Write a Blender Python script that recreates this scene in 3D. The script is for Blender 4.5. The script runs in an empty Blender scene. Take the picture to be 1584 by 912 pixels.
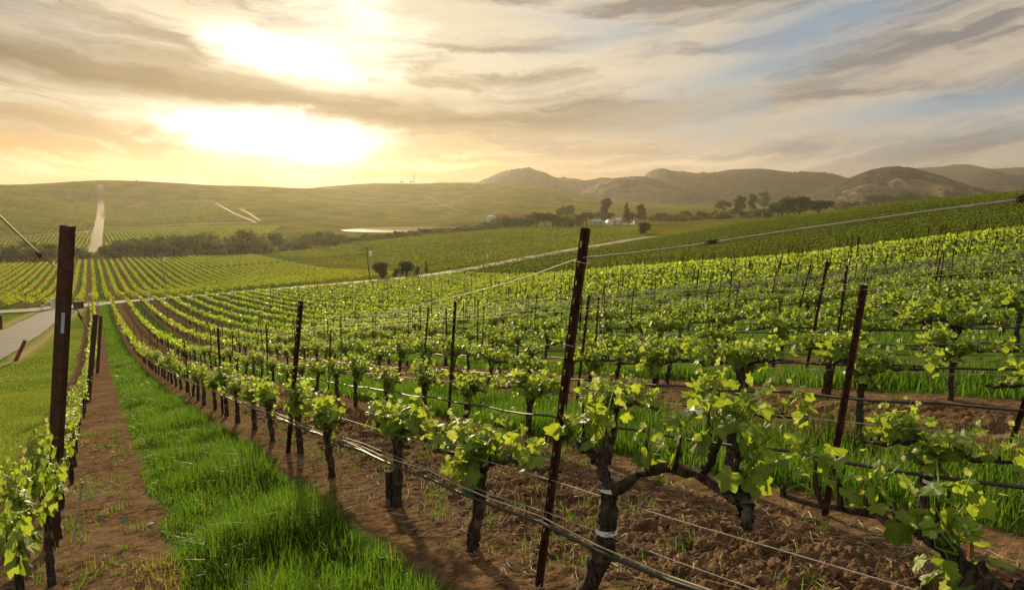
import bpy, math, random
import numpy as np
from math import radians as R
rng = np.random.default_rng(11); random.seed(5)
scene = bpy.context.scene
C = scene.collection

# ------------------------------------------------------------------ camera
F = 1056.0                                   # focal length in photo pixels (1584 wide)
TH = math.atan(156/1056.0); CT, ST = math.cos(TH), math.sin(TH)
cam = bpy.data.objects.new('camera', bpy.data.cameras.new('camera')); C.objects.link(cam)
cam.location = (0, 0, 0); cam.rotation_euler = (math.pi/2 - TH, 0, 0)
cam.data.lens = 24.0; cam.data.sensor_width = 36.0; cam.data.clip_start = .05; cam.data.clip_end = 30000
scene.camera = cam

def ray(X, Y):
    xc = (X-792)/F; yc = -(Y-456)/F
    return np.array([xc, CT+yc*ST, -ST+yc*CT])
def proj(x, y, z):
    zc = np.maximum(y*CT - z*ST, 1e-3); yc = y*ST + z*CT
    return 792+F*x/zc, 456-F*yc/zc
def azel(X, Y):
    r = ray(X, Y); return math.atan2(r[0], r[1]), math.atan2(r[2], math.hypot(r[0], r[1]))

# ------------------------------------------------------------------ sun, sky, exposure
SUN_AZ, SUN_EL = R(-17.5), R(12.5)
SUN_STRENGTH, SUN_ANGLE = 5.0, 2.0
SKY_K = 0.405                                 # brightness of the cloud layer
NISHITA_K = 0.10
EXPOSURE = 0.80
HAZE_DENSITY = 0.66e-4
sun = bpy.data.objects.new('sun', bpy.data.lights.new('sun', 'SUN')); C.objects.link(sun)
sun.data.energy = SUN_STRENGTH; sun.data.angle = R(SUN_ANGLE); sun.data.color = (1.0, .80, .48)
sun.rotation_euler = (-(math.pi/2 - SUN_EL), 0, -SUN_AZ)   # shines from azimuth SUN_AZ towards the viewer
vs = scene.view_settings
vs.view_transform = 'Standard'; vs.look = 'None'; vs.gamma = 1; vs.use_curve_mapping = False; vs.exposure = EXPOSURE
cy = scene.cycles
cy.max_bounces = 6; cy.diffuse_bounces = 3; cy.glossy_bounces = 2; cy.transmission_bounces = 3
cy.transparent_max_bounces = 4; cy.volume_bounces = 0; cy.use_denoising = True
cy.sample_clamp_indirect = 4.0; cy.caustics_reflective = False; cy.caustics_refractive = False

# ---- tiny node-expression helpers
class NT:
    def __init__(s, tree): s.t = tree; s.n = tree.nodes; s.l = tree.links
    def new(s, kind, **kw):
        n = s.n.new(kind)
        for k, v in kw.items(): setattr(n, k, v)
        return n
    def put(s, inp, v):
        if v is None: return
        if isinstance(v, bpy.types.NodeSocket): s.l.new(v, inp)
        else:
            if inp.type == 'RGBA' and len(v) == 3: v = (*v, 1)
            inp.default_value = v
    def m(s, op, a, b=None, c=None, clamp=False):
        n = s.new('ShaderNodeMath', operation=op, use_clamp=clamp)
        for i, v in enumerate((a, b, c)): s.put(n.inputs[i], v)
        return n.outputs[0]
    def add(s, a, b): return s.m('ADD', a, b)
    def sub(s, a, b): return s.m('SUBTRACT', a, b)
    def mul(s, a, b): return s.m('MULTIPLY', a, b)
    def lin(s, x, a, b): return s.m('MULTIPLY_ADD', x, a, b)
    def step(s, x, a, b, lo=0., hi=1.):
        n = s.new('ShaderNodeMapRange', interpolation_type='SMOOTHSTEP')
        s.put(n.inputs[0], x); s.put(n.inputs[1], float(a)); s.put(n.inputs[2], float(b)); s.put(n.inputs[3], float(lo)); s.put(n.inputs[4], float(hi))
        return n.outputs[0]
    def mix(s, f, a, b, blend='MIX'):
        n = s.new('ShaderNodeMix', data_type='RGBA', blend_type=blend)
        s.put(n.inputs[0], f); s.put(n.inputs[6], a); s.put(n.inputs[7], b)
        return n.outputs[2]
    def vec(s, x, y, z):
        n = s.new('ShaderNodeCombineXYZ'); s.put(n.inputs[0], x); s.put(n.inputs[1], y); s.put(n.inputs[2], z)
        return n.outputs[0]
    def noise(s, v, scale, detail=4., rough=.55, dist=0., color=False):
        n = s.new('ShaderNodeTexNoise'); s.put(n.inputs['Vector'], v); n.inputs['Scale'].default_value = scale
        n.inputs['Detail'].default_value = detail; n.inputs['Roughness'].default_value = rough; n.inputs['Distortion'].default_value = dist
        return n.outputs['Color' if color else 'Fac']
    def voronoi(s, v, scale, feature='F1', rand=1.):
        n = s.new('ShaderNodeTexVoronoi', feature=feature); s.put(n.inputs['Vector'], v); n.inputs['Scale'].default_value = scale
        n.inputs['Randomness'].default_value = rand
        return n.outputs['Distance']
    def xyz(s, v):
        n = s.new('ShaderNodeSeparateXYZ'); s.put(n.inputs[0], v); return n.outputs
    def attr(s, name, out='Color'):
        n = s.new('ShaderNodeAttribute', attribute_name=name); return n.outputs[out]
    def bump(s, h, strength=.5, dist=.02):
        n = s.new('ShaderNodeBump'); s.put(n.inputs['Height'], h); n.inputs['Strength'].default_value = strength; n.inputs['Distance'].default_value = dist
        return n.outputs[0]

world = bpy.data.worlds.new('World'); scene.world = world; world.use_nodes = True
def build_sky():
    T = NT(world.node_tree); T.n.clear()
    gen = T.new('ShaderNodeTexCoord').outputs['Generated']
    x, y, z = T.xyz(gen)
    az = T.m('ARCTAN2', x, y); el = T.m('ARCSINE', z)
    w1 = T.sub(T.noise(T.vec(T.mul(az, 3.), T.mul(el, 9.), 0.), 1.3, 5, .55), .5)
    w2 = T.sub(T.noise(T.vec(T.mul(az, 7.), T.mul(el, 20.), 3.), 1.6, 5, .6), .5)
    aw = T.lin(w2, .16, T.lin(w1, .20, az)); ew = T.lin(w2, .022, T.lin(w1, .055, el))
    s = T.sub(ew, T.mul(T.mul(az, az), .17))
    def S(X, Y): a, e = azel(X, Y); return e - .17*a*a
    def gauss(a0, e0, ra, re, tilt=0.):
        da = T.mul(T.sub(aw, a0), 1/ra); de = T.mul(T.sub(T.lin(aw, tilt, ew), e0 + tilt*a0), 1/re)
        return T.m('EXPONENT', T.mul(T.add(T.mul(da, da), T.mul(de, de)), -1.))
    def blob(X, Y, rx, ry, tilt=0.):
        a0, e0 = azel(X, Y); return gauss(a0, e0, rx/F, ry/F, tilt)
    # base tones of the cloud deck
    side = T.step(az, -.20, .50)
    low = T.mix(side, (.50, .205, .030), (.53, .46, .38))
    high = T.mix(side, (1.02, .90, .68), (.86, .74, .58))
    base = T.mix(T.step(ew, .035, .125), low, high)
    # long wind-drawn streaks
    sv = T.vec(T.mul(aw, 2.4), T.mul(s, 19.), 0.)
    st = T.noise(sv, 1.25, 6, .54)
    sv2 = T.vec(T.mul(aw, 5.5), T.mul(s, 46.), 5.)
    st2 = T.noise(sv2, 1.3, 5, .55)
    base = T.mix(T.mul(T.step(st, .43, .62), .86), base, T.mix(side, (.31, .245, .195), (.29, .27, .27)))
    base = T.mix(T.mul(T.step(st2, .46, .74), .60), base, T.mix(side, (1.0, .84, .55), (.86, .71, .52)))
    # blue openings, towards the right and high
    gap = T.mul(T.step(T.noise(T.vec(T.mul(aw, 3.2), T.mul(s, 15.), 9.), 1.25, 5, .55), .50, .66), T.step(az, -.10, .30))
    gap = T.mul(gap, T.step(el, .03, .10))
    gap = T.m('MAXIMUM', gap, T.mul(blob(1270, 40, 130, 38, -.25), 1.))
    gap = T.m('MAXIMUM', gap, T.mul(blob(1160, 108, 190, 26, -.3), .9))
    gap = T.m('MAXIMUM', gap, T.mul(blob(1520, 152, 220, 20, -.12), 1.))
    gap = T.m('MAXIMUM', gap, T.mul(blob(930, 45, 120, 22, .2), .6))
    gap = T.m('MAXIMUM', gap, T.mul(blob(30, 20, 90, 26, .2), .35))
    nish = T.new('ShaderNodeTexSky', sky_type='NISHITA', sun_disc=False, sun_elevation=SUN_EL, sun_rotation=SUN_AZ)
    nish.air_density = 1.2; nish.dust_density = 1.5; nish.ozone_density = 2.5
    nk = T.mix(1., nish.outputs[0], (NISHITA_K,)*3, 'MULTIPLY')
    blue = T.mix(.55, nk, (.36, .52, .74))
    # dark shelf of cloud crossing in front of the sun
    s0 = S(330, 145)
    edge = T.sub(s, s0)
    band = T.m('EXPONENT', T.mul(T.m('POWER', T.m('ABSOLUTE', T.mul(edge, 1/.026)), 1.9), -1.))
    band = T.mul(band, T.step(az, .52, -.10, .15, 1.))
    band = T.mul(band, T.step(st2, .25, .5, .62, 1.))
    band2 = T.m('EXPONENT', T.mul(T.m('POWER', T.m('ABSOLUTE', T.mul(T.sub(s, S(160, 205)), 1/.014)), 2.), -1.))
    band2 = T.mul(T.mul(band2, T.step(aw, -.36, -.48)), T.step(st, .32, .52, .4, 1.))
    bcol = T.mix(side, (.17, .125, .090), (.30, .26, .23))
    base = T.mix(T.mul(band, .95), base, bcol)
    base = T.mix(T.mul(band2, .8), base, (.40, .27, .14))
    base = T.mix(T.mul(T.mul(gap, T.sub(1., band)), .88), base, blue)
    # the sun burning through: bright holes in the deck on both sides of the shelf
    hot = T.add(T.mul(blob(455, 85, 150, 42, .18), 1.6), T.mul(blob(430, 203, 175, 42, .10), 2.4))
    hot = T.add(hot, T.mul(blob(560, 25, 140, 40, .22), 1.1))
    hot = T.mul(T.step(hot, .38, 2.2, 0., 2.2), T.sub(1., T.mul(band, .97)))
    glow = T.add(T.mul(blob(440, 150, 380, 130), .10), T.mul(blob(440, 265, 420, 42), .02))
    base = T.mix(1., base, T.mix(1., T.mix(1., (1., .95, .82), T.vec(hot, hot, hot), 'MULTIPLY'),
                 T.mix(1., (1., .72, .30), T.vec(glow, glow, glow), 'MULTIPLY'), 'ADD'), 'ADD')
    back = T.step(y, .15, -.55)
    base = T.mix(T.mul(back, .85), base, (1.0, .95, .89))  # unseen sky behind the camera, brightened as added fill light for the foreground
    # overall brightness; below the horizon the sky is never seen
    base = T.mix(1., base, (SKY_K,)*3, 'MULTIPLY')
    base = T.mix(T.step(el, -.06, -.01), (.10, .09, .06), base)
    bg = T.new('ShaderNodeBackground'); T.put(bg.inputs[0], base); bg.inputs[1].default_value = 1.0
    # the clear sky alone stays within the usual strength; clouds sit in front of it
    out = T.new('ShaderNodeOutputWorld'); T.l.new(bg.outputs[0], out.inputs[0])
build_sky()

# ------------------------------------------------------------------ object helpers
def link(o): C.objects.link(o); return o
def tag(o, label=None, cat=None, group=None, kind=None):
    if label: o['label'] = label
    if cat: o['category'] = cat
    if group: o['group'] = group
    if kind: o['kind'] = kind
    return o
def thing(name, label, cat, loc=(0, 0, 0), rz=0., group=None):
    o = link(bpy.data.objects.new(name, None)); o.location = [float(c) for c in loc]; o.rotation_euler = (0, 0, rz)
    o.empty_display_size = .1
    return tag(o, label, cat, group)
class MB:
    """collects pieces of one mesh: vertices, faces, material index, colour per vertex"""
    def __init__(s): s.v = []; s.f = []; s.mi = []; s.c = []; s.n = 0
    def add(s, v, f, mi=0, col=(.5, .5, .5)):
        v = np.asarray(v, float).reshape(-1, 3); f = np.asarray(f, int)
        s.v.append(v); s.f.append(f + s.n); s.n += len(v)
        s.mi.append(np.full(len(f), mi))
        col = np.asarray(col, float)
        col = np.broadcast_to(col, (len(v), len(col))) if col.ndim == 1 else col
        s.c.append(np.hstack([col, np.zeros((len(v), 1))]) if col.shape[1] == 3 else col)
    def mesh(s, name, mats, smooth=False):
        me = bpy.data.meshes.new(name)
        if not s.v: return me
        v = np.concatenate(s.v); me.vertices.add(len(v)); me.vertices.foreach_set('co', v.astype(np.float32).ravel())
        tot = np.concatenate([np.full(len(f), f.shape[1]) for f in s.f]); idx = np.concatenate([f.ravel() for f in s.f])
        me.loops.add(len(idx)); me.loops.foreach_set('vertex_index', idx.astype(np.int32))
        me.polygons.add(len(tot)); st = np.concatenate([[0], np.cumsum(tot)[:-1]])
        me.polygons.foreach_set('loop_start', st.astype(np.int32)); me.polygons.foreach_set('loop_total', tot.astype(np.int32))
        me.polygons.foreach_set('material_index', np.concatenate(s.mi).astype(np.int32))
        me.polygons.foreach_set('use_smooth', np.full(len(tot), smooth))
        ca = me.color_attributes.new('Col', 'FLOAT_COLOR', 'POINT')
        c = np.concatenate(s.c).astype(np.float32); ca.data.foreach_set('color', c.ravel())
        for m in (mats if isinstance(mats, (list, tuple)) else [mats]): me.materials.append(m)
        me.update(calc_edges=True)
        return me
    def obj(s, name, mats, parent=None, smooth=False):
        o = link(bpy.data.objects.new(name, s.mesh(name, mats, smooth)))
        if parent: o.parent = parent
        return o
    # shapes
    def box(s, c, d, rz=0., mi=0, col=(.5, .5, .5), taper=1.):
        x, y, z = np.array(d)/2.
        v = np.array([[-x, -y, -z], [x, -y, -z], [x, y, -z], [-x, y, -z], [-x*taper, -y*taper, z], [x*taper, -y*taper, z], [x*taper, y*taper, z], [-x*taper, y*taper, z]])
        ca, sa = math.cos(rz), math.sin(rz); v = v @ np.array([[ca, sa, 0], [-sa, ca, 0], [0, 0, 1]]) + np.array(c)
        s.add(v, [[0, 3, 2, 1], [4, 5, 6, 7], [0, 1, 5, 4], [1, 2, 6, 5], [2, 3, 7, 6], [3, 0, 4, 7]], mi, col)
    def tube(s, pts, rad, n=6, mi=0, col=(.5, .5, .5), rough=0., cap=True, seed=0):
        pts = np.asarray(pts, float); k = len(pts); rad = np.broadcast_to(np.asarray(rad, float), (k,))
        t = np.gradient(pts, axis=0); t /= np.maximum(np.linalg.norm(t, axis=1, keepdims=True), 1e-9)
        ref = np.array([0, 0, 1.]) if abs(t[:, 2]).mean() < .75 else np.array([1., 0, 0])
        a = np.cross(t, ref); a /= np.maximum(np.linalg.norm(a, axis=1, keepdims=True), 1e-9); b = np.cross(t, a)
        an = np.linspace(0, 2*math.pi, n, endpoint=False)
        r = rad[:, None]*np.ones((k, n))
        if rough:
            g = np.random.default_rng(abs(int(seed))); r = r*(1 + rough*(g.random((k, n))-.5) + rough*.8*(g.random((1, n))-.5))
        v = pts[:, None, :] + r[:, :, None]*(np.cos(an)[None, :, None]*a[:, None, :] + np.sin(an)[None, :, None]*b[:, None, :])
        i = np.arange(k-1)[:, None]*n; j = np.arange(n)[None, :]; j2 = (j+1) % n
        f = np.stack([i+j, i+n+j, i+n+j2, i+j2], -1).reshape(-1, 4)
        s.add(v.reshape(-1, 3), f, mi, col)
        if cap:
            e = v[[0, -1]].reshape(-1, 3); m = np.array([pts[0], pts[-1]])
            vv = np.concatenate([e, m]); q = np.arange(n); q2 = (q+1) % n
            s.add(vv, np.concatenate([np.stack([q, q2, np.full(n, 2*n)], -1), np.stack([n+q2, n+q, np.full(n, 2*n+1)], -1)]), mi, col)
def copy_tree(o, parent=None):
    c = o.copy(); C.objects.link(c); c.parent = parent
    for ch in o.children: copy_tree(ch, c)
    return c
def bez(p, n):
    """smooth polyline through points"""
    p = np.asarray(p, float); t = np.linspace(0, len(p)-1, n); i = np.clip(t.astype(int), 0, len(p)-2); u = (t-i)[:, None]
    g = lambda k: p[np.clip(k, 0, len(p)-1)]
    p0, p1, p2, p3 = g(i-1), g(i), g(i+1), g(i+2)
    return .5*((2*p1) + (-p0+p2)*u + (2*p0-5*p1+4*p2-p3)*u**2 + (-p0+3*p1-3*p2+p3)*u**3)
def vnoise(x, y, seed=0):
    ix = np.floor(x).astype(np.int64); iy = np.floor(y).astype(np.int64); fx = x-ix; fy = y-iy
    fx = fx*fx*(3-2*fx); fy = fy*fy*(3-2*fy)
    def h(a, b):
        n = (a*374761393 + b*668265263 + seed*1442695041) & 0x7fffffff
        n = ((n ^ (n >> 13))*1274126177) & 0x7fffffff
        return ((n ^ (n >> 16)) & 0xffff)/65535.
    return (h(ix, iy)*(1-fx)+h(ix+1, iy)*fx)*(1-fy) + (h(ix, iy+1)*(1-fx)+h(ix+1, iy+1)*fx)*fy
def fbm(x, y, o=4, seed=0, gain=.5):
    s = 0.; a = 1.; t = 0.
    for k in range(o): s = s + a*vnoise(x*2**k, y*2**k, seed+k); t += a; a *= gain
    return s/t

# ------------------------------------------------------------------ lie of the land
_d = ray(155, 535); _h = math.hypot(_d[0], _d[1])
D = np.array([_d[0]/_h, _d[1]/_h]); NV = np.array([D[1], -D[0]])      # along the rows (downhill), across them
ROW_AZ = math.atan2(D[0], D[1])
HC, S0 = 1.72, 0.1915
ROW = 2.13
def uv(x, y): return x*D[0]+y*D[1], x*NV[0]+y*NV[1]
def xy(u, v): return u*D[0]+v*NV[0], u*D[1]+v*NV[1]
def slope_drop(u):
    u = np.maximum(u, -15.); a, b, k = 15., 130., .145/115.
    w = np.clip(u-a, 0, b-a); return S0*u - .5*k*w*w - np.maximum(u-b, 0)*.145
def H_near(x, y):
    u, v = uv(x, y); vv = np.clip(v, 0, 90.)
    return -HC - slope_drop(u) + .00065*vv*vv
COLS = {
 -200: [(100, 476), (150, 458), (300, 410), (370, 398), (430, 384), (500, 350), (700, 308), (950, 280), (1300, 292), (2200, 300)],
 0:   [(100, 478), (150, 459), (300, 408), (370, 398), (430, 384), (500, 358), (700, 318), (950, 287), (1300, 296), (2200, 304)],
 180: [(85, 492), (111, 469), (140, 460), (167, 453), (300, 402), (370, 396), (460, 372), (540, 356), (680, 338), (820, 318), (1000, 279.5), (1300, 292), (2200, 304)],
 400: [(85, 481), (118, 457), (150, 445), (200, 430), (320, 394), (380, 388), (460, 368), (620, 338), (900, 305), (1150, 288), (1500, 298), (2200, 304)],
 600: [(85, 468), (130, 441), (150, 432.5), (170, 425), (240, 402), (370, 370), (430, 366), (490, 359), (600, 350), (720, 343), (1000, 318), (1500, 285), (2200, 303)],
 700: [(85, 458), (130, 434), (163, 420), (185, 413), (260, 390), (370, 362), (430, 360), (490, 357), (600, 348), (760, 336), (1100, 310), (1450, 284.5), (2200, 305)],
 800: [(80, 446), (130, 426), (195, 402), (230, 392), (300, 374), (420, 352), (520, 348), (650, 342), (900, 322), (1350, 287), (1800, 298), (2400, 308)],
 900: [(70, 437), (100, 427), (150, 412), (240, 384), (270, 378), (330, 367), (480, 349), (600, 345), (800, 330), (1000, 318), (1250, 301), (1600, 304), (2400, 310)],
 1000: [(65, 427), (85, 421), (110, 414), (150, 402), (200, 390), (310, 366), (345, 361), (420, 356), (560, 348), (700, 340), (900, 327), (1200, 318), (1600, 312), (2400, 314)],
 1200: [(60, 413), (75, 408), (97, 411), (130, 402), (200, 370), (260, 348), (300, 340), (360, 339), (450, 342), (560, 340), (800, 329), (1200, 320), (2400, 315)],
 1400: [(52, 391), (64, 386), (85, 394), (120, 382), (180, 345), (230, 318), (260, 313.5), (320, 319), (450, 330), (800, 324), (2400, 314)],
 1584: [(48, 371), (60, 366), (80, 373), (110, 361), (160, 325), (210, 300.5), (235, 297), (290, 304), (450, 322), (800, 322), (2400, 313)],
 1900: [(45, 340), (55, 335), (80, 337), (110, 325), (160, 300), (210, 280), (240, 275), (300, 285), (500, 312), (2400, 313)],
}
def pchip(x, y, q):
    x = np.asarray(x, float); y = np.asarray(y, float); h = np.diff(x); dl = np.diff(y)/h; n = len(x); m = np.zeros(n)
    for i in range(1, n-1):
        if dl[i-1]*dl[i] > 0:
            w1 = 2*h[i]+h[i-1]; w2 = h[i]+2*h[i-1]; m[i] = (w1+w2)/(w1/dl[i-1]+w2/dl[i])
    m[0] = dl[0]; m[-1] = dl[-1]
    q = np.clip(q, x[0], x[-1]); i = np.clip(np.searchsorted(x, q)-1, 0, n-2); t = (q-x[i])/h[i]
    return y[i]*(1+2*t)*(1-t)**2 + m[i]*h[i]*t*(1-t)**2 + y[i+1]*t*t*(3-2*t) + m[i+1]*h[i]*t*t*(t-1)
LA, LB, NG = math.log(14.), math.log(4000.), 520
_ly = np.linspace(LA, LB, NG); _acol = []; _zc = []
for X, pts in COLS.items():
    a = (X-792)/F/ (CT+.06*ST)
    ys = [14., 20., 28.]; zs = [float(H_near(a*q, q)) for q in ys]
    for yd, Y in pts:
        r = ray(X, Y); ys.append(yd); zs.append(r[2]*yd/r[1])
    ys += [3000., 4000.]; zs += [zs[-1]]*2
    _acol.append(a); _zc.append(pchip(np.log(ys), zs, _ly))
_acol = np.array(_acol); _zc = np.array(_zc); NA = 700
_ag = np.linspace(_acol[0], _acol[-1], NA)
ZG = np.stack([pchip(_acol, _zc[:, k], _ag) for k in range(NG)], 1)       # (NA, NG)
for _ in range(3):                                                        # soften creases between the control columns
    ZG[1:-1] = .25*ZG[:-2]+.5*ZG[1:-1]+.25*ZG[2:]
LAKE_Z = None; LAKE_POLY = None
def H(x, y):
    x = np.asarray(x, float); y = np.asarray(y, float)
    yy = np.maximum(y, 14.); a = np.clip(x/yy, _ag[0], _ag[-1]-1e-9)
    fa = (a-_ag[0])/(_ag[1]-_ag[0]); fl = (np.clip(np.log(yy), LA, LB-1e-6)-LA)/(_ly[1]-_ly[0])
    i = np.clip(fa.astype(int), 0, NA-2); j = np.clip(fl.astype(int), 0, NG-2); p = fa-i; q = fl-j
    zt = (ZG[i, j]*(1-p)+ZG[i+1, j]*p)*(1-q) + (ZG[i, j+1]*(1-p)+ZG[i+1, j+1]*p)*q
    w = np.clip((np.log(yy)-LA)/(math.log(24.)-LA), 0, 1); w = w*w*(3-2*w)
    z = H_near(x, np.minimum(y, 60.))*(1-w) + zt*w
    far = np.clip((y-250)/400., 0, 1)
    z = z + np.clip((y-520)/250., 0, 1)*7.5*(fbm(x/190.+3, y/150., 2, 17)-.5)*(y < 2400)
    z = z + far*2.2*(fbm(x/60., y/60., 3, 7)-.5)*np.clip((y-250)/600., .0, 1)
    if LAKE_POLY is not None:
        near = (y > 430) & (y < 700) & (x < 40) & (x > -200)
        if near.any():
            ins = np.zeros(x.shape, bool); ins[near] = inpoly(x[near], y[near], LAKE_POLY)
            z = np.where(ins, np.minimum(z, LAKE_Z-.8), z)
    return z
def inpoly(x, y, poly):
    x = np.asarray(x); y = np.asarray(y); c = np.zeros(x.shape, bool); n = len(poly)
    for i in range(n):
        x1, y1 = poly[i][:2]; x2, y2 = poly[(i+1) % n][:2]
        k = ((y1 > y) != (y2 > y)) & (x < (x2-x1)*(y-y1)/((y2-y1) if y2 != y1 else 1e-9)+x1); c ^= k
    return c
_hy = np.exp(np.linspace(math.log(1.), math.log(2600.), 2600))
def hit(X, Y, y0=1., y1=2600.):
    """first place where the line of sight through a photo pixel meets the ground"""
    r = ray(X, Y); ys = _hy[(_hy >= y0) & (_hy <= y1)]; t = ys/r[1]; z = r[2]*t; g = H(r[0]*t, ys)
    k = np.nonzero(z <= g)[0]
    if len(k) == 0: k = [int(np.argmin(z-g))]
    k = k[0]
    if k > 0:
        d0 = z[k-1]-g[k-1]; d1 = z[k]-g[k]; f = d0/(d0-d1) if d0 != d1 else 1.; yy = ys[k-1]+(ys[k]-ys[k-1])*np.clip(f, 0, 1)
    else: yy = ys[0]
    t = yy/r[1]; x = r[0]*t
    return np.array([x, yy, float(H(x, yy))])
def inview(x, y, z, m=40):
    X, Y = proj(x, y, z); return (y > .4) & (X > -m) & (X < 1584+m) & (Y < 912+m)
# ------------------------------------------------------------------ materials
def mat(name):
    m = bpy.data.materials.new(name); m.use_nodes = True; T = NT(m.node_tree); T.n.clear()
    out = T.new('ShaderNodeOutputMaterial'); T.mat = m; T.out = out.inputs['Surface']; T.outn = out
    return T
def pbsdf(T, col, rough=.8, normal=None, spec=.3, metal=0., link_out=True):
    b = T.new('ShaderNodeBsdfPrincipled'); T.put(b.inputs['Base Color'], col); T.put(b.inputs['Roughness'], rough)
    b.inputs['Specular IOR Level'].default_value = spec; b.inputs['Metallic'].default_value = metal
    if normal is not None: T.l.new(normal, b.inputs['Normal'])
    if link_out: T.l.new(b.outputs[0], T.out)
    return b.outputs[0]
def objpos(T): return T.new('ShaderNodeTexCoord').outputs['Object']
def wpos(T): return T.new('ShaderNodeNewGeometry').outputs['Position']
def leafy(name, dark, light, trans, tfac=.42, rough=.5, spec=.35, nscale=6., veins=False):
    """leaves or blades: reflecting plus light passing through; Col.r picks the tint of each leaf"""
    T = mat(name); c = T.xyz(T.attr('Col'))
    n = T.noise(objpos(T), nscale, 2)
    col = T.mix(T.step(T.add(c[0], T.mul(T.sub(n, .5), .5)), 0, 1), dark, light)
    col = T.mix(c[1], col, (.30, .22, .05)); tc = T.mix(c[1], T.mix(c[0], trans, tuple(k*1.35 for k in trans)), (.34, .24, .05))
    col = T.mix(c[2], col, (.40, .42, .20)); tc = T.mix(c[2], tc, (.45, .47, .18))
    if veins:
        vn = T.step(T.attr('Col', 'Alpha'), .86, .99); col = T.mix(T.mul(vn, .45), col, (.34, .42, .12)); tc = T.mix(T.mul(vn, .5), tc, (.16, .24, .03))
        bn = T.bump(T.add(T.noise(objpos(T), 55., 3), T.mul(vn, -.35)), .55, .006)
    b = pbsdf(T, col, rough, bn if veins else None, spec, link_out=False)
    t = T.new('ShaderNodeBsdfTranslucent'); T.put(t.inputs[0], tc)
    x = T.new('ShaderNodeMixShader'); x.inputs[0].default_value = tfac
    T.l.new(b, x.inputs[1]); T.l.new(t.outputs[0], x.inputs[2]); T.l.new(x.outputs[0], T.out)
    return T.mat
M = {}
M['leaf'] = leafy('vine_leaf', (.042, .105, .010), (.190, .290, .038), (.32, .40, .026), .46, .5, .3, 14., True)
M['rowleaf'] = leafy('field_vine_leaf', (.068, .110, .009), (.145, .195, .020), (.29, .34, .020), .48, 1., .0, 1.5)
M['rowleaf_dark'] = leafy('dark_field_leaf', (.045, .072, .007), (.090, .128, .011), (.13, .17, .012), .42, 1., .0, 1.5)
M['blade'] = leafy('grass_blade', (.011, .046, .005), (.076, .145, .015), (.11, .215, .013), .42, .5, .15, 3.)
M['lawn'] = leafy('mown_grass', (.06, .11, .012), (.15, .20, .024), (.22, .29, .025), .35, .6, .2, 3.)
M['crown'] = leafy('tree_leaf', (.020, .038, .010), (.055, .080, .016), (.07, .10, .015), .25, .7, .1, .4)
M['willow'] = leafy('willow_leaf', (.045, .068, .010), (.105, .130, .018), (.18, .21, .02), .36, .7, .1, .4)
def simple(name, col, rough=.7, spec=.3, metal=0., nscale=8., var=.35, bumpd=0., col2=None):
    T = mat(name); p = objpos(T); n = T.noise(p, nscale, 6, .6)
    c2 = col2 or tuple(k*(1-var) for k in col); c = T.mix(T.step(n, .35, .65), c2, col)
    pbsdf(T, c, rough, T.bump(n, .6, bumpd) if bumpd else None, spec, metal); return T.mat
def make_bark(name, ca, cb, zs=.25):
    T = mat(name); p = T.new('ShaderNodeMapping'); T.l.new(objpos(T), p.inputs[0]); p.inputs['Scale'].default_value = (1, 1, zs)
    n = T.noise(p.outputs[0], 60, 6, .65, .6); n2 = T.noise(objpos(T), 9, 4)
    c = T.mix(T.step(n, .35, .68), ca, cb); c = T.mix(T.mul(T.step(n2, .5, .7), .5), c, (.26, .23, .20))
    pbsdf(T, c, .9, T.bump(n, 1., .02), .15); return T.mat
M['track_grass'] = simple('pale_track_grass', (.17, .19, .05), .95, 0, 0, .4, .3)
M['bark'] = make_bark('vine_bark', (.013, .009, .007), (.100, .072, .052))
M['tree_bark'] = make_bark('tree_bark', (.03, .022, .016), (.11, .085, .06))
def make_rust():
    T = mat('rusty_steel'); p = objpos(T); n = T.noise(p, 14, 6, .65); n2 = T.noise(p, 3.1, 4, .6); n3 = T.noise(p, 55, 3)
    c = T.mix(T.step(n, .35, .68), (.019, .007, .005), (.080, .025, .012)); c = T.mix(T.mul(T.step(n3, .52, .75), .6), c, (.13, .048, .021))
    c = T.mix(T.mul(T.step(n2, .60, .72), .55), c, (.10, .10, .105))
    pbsdf(T, c, T.step(n, .3, .7, .55, .85), T.bump(n3, .5, .004), .35, .0); return T.mat
M['rust'] = make_rust()
M['wire'] = simple('galvanised_wire', (.36, .33, .28), .6, .3, .0, 20, .3)
M['hose'] = simple('drip_hose_black', (.035, .033, .032), .55, .4, 0, 12, .3)
M['cord'] = simple('pale_dry_cane', (.52, .43, .30), .7, .2, 0, 15, .4)
M['tape'] = simple('green_tape', (.012, .20, .14), .5, .4, 0, 15, .4)
M['white'] = simple('white_plastic', (.74, .73, .70), .5, .4, 0, 10, .12)
M['paint'] = simple('white_paint', (.62, .61, .58), .6, .3, 0, 2, .08)
M['redroof'] = simple('red_roof', (.22, .050, .035), .7, .3, 0, .8, .3)
M['brownroof'] = simple('brown_roof', (.20, .12, .075), .7, .3, 0, .8, .3)
M['tanwall'] = simple('tan_wall', (.36, .28, .18), .8, .3, 0, .8, .2)
M['tealwall'] = simple('grey_teal_wall', (.22, .30, .31), .7, .3, 0, .8, .2)
M['greyblue'] = simple('grey_blue_sheet', (.34, .42, .50), .5, .4, .2, .8, .2)
M['window'] = simple('dark_glass', (.02, .022, .025), .15, .5, 0, 1, .2)
M['grey'] = simple('grey_metal', (.28, .27, .25), .6, .4, .2, 3, .2)
M['wood'] = simple('weathered_wood', (.10, .072, .05), .85, .2, 0, 4, .5)
M['red'] = simple('red_painted_post', (.28, .045, .03), .7, .3, 0, 9, .4)
M['tyre'] = simple('rubber', (.02, .02, .02), .8, .2, 0, 5, .2)
M['twig'] = simple('dry_twig', (.42, .34, .25), .85, .2, 0, 22, .6)
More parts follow.
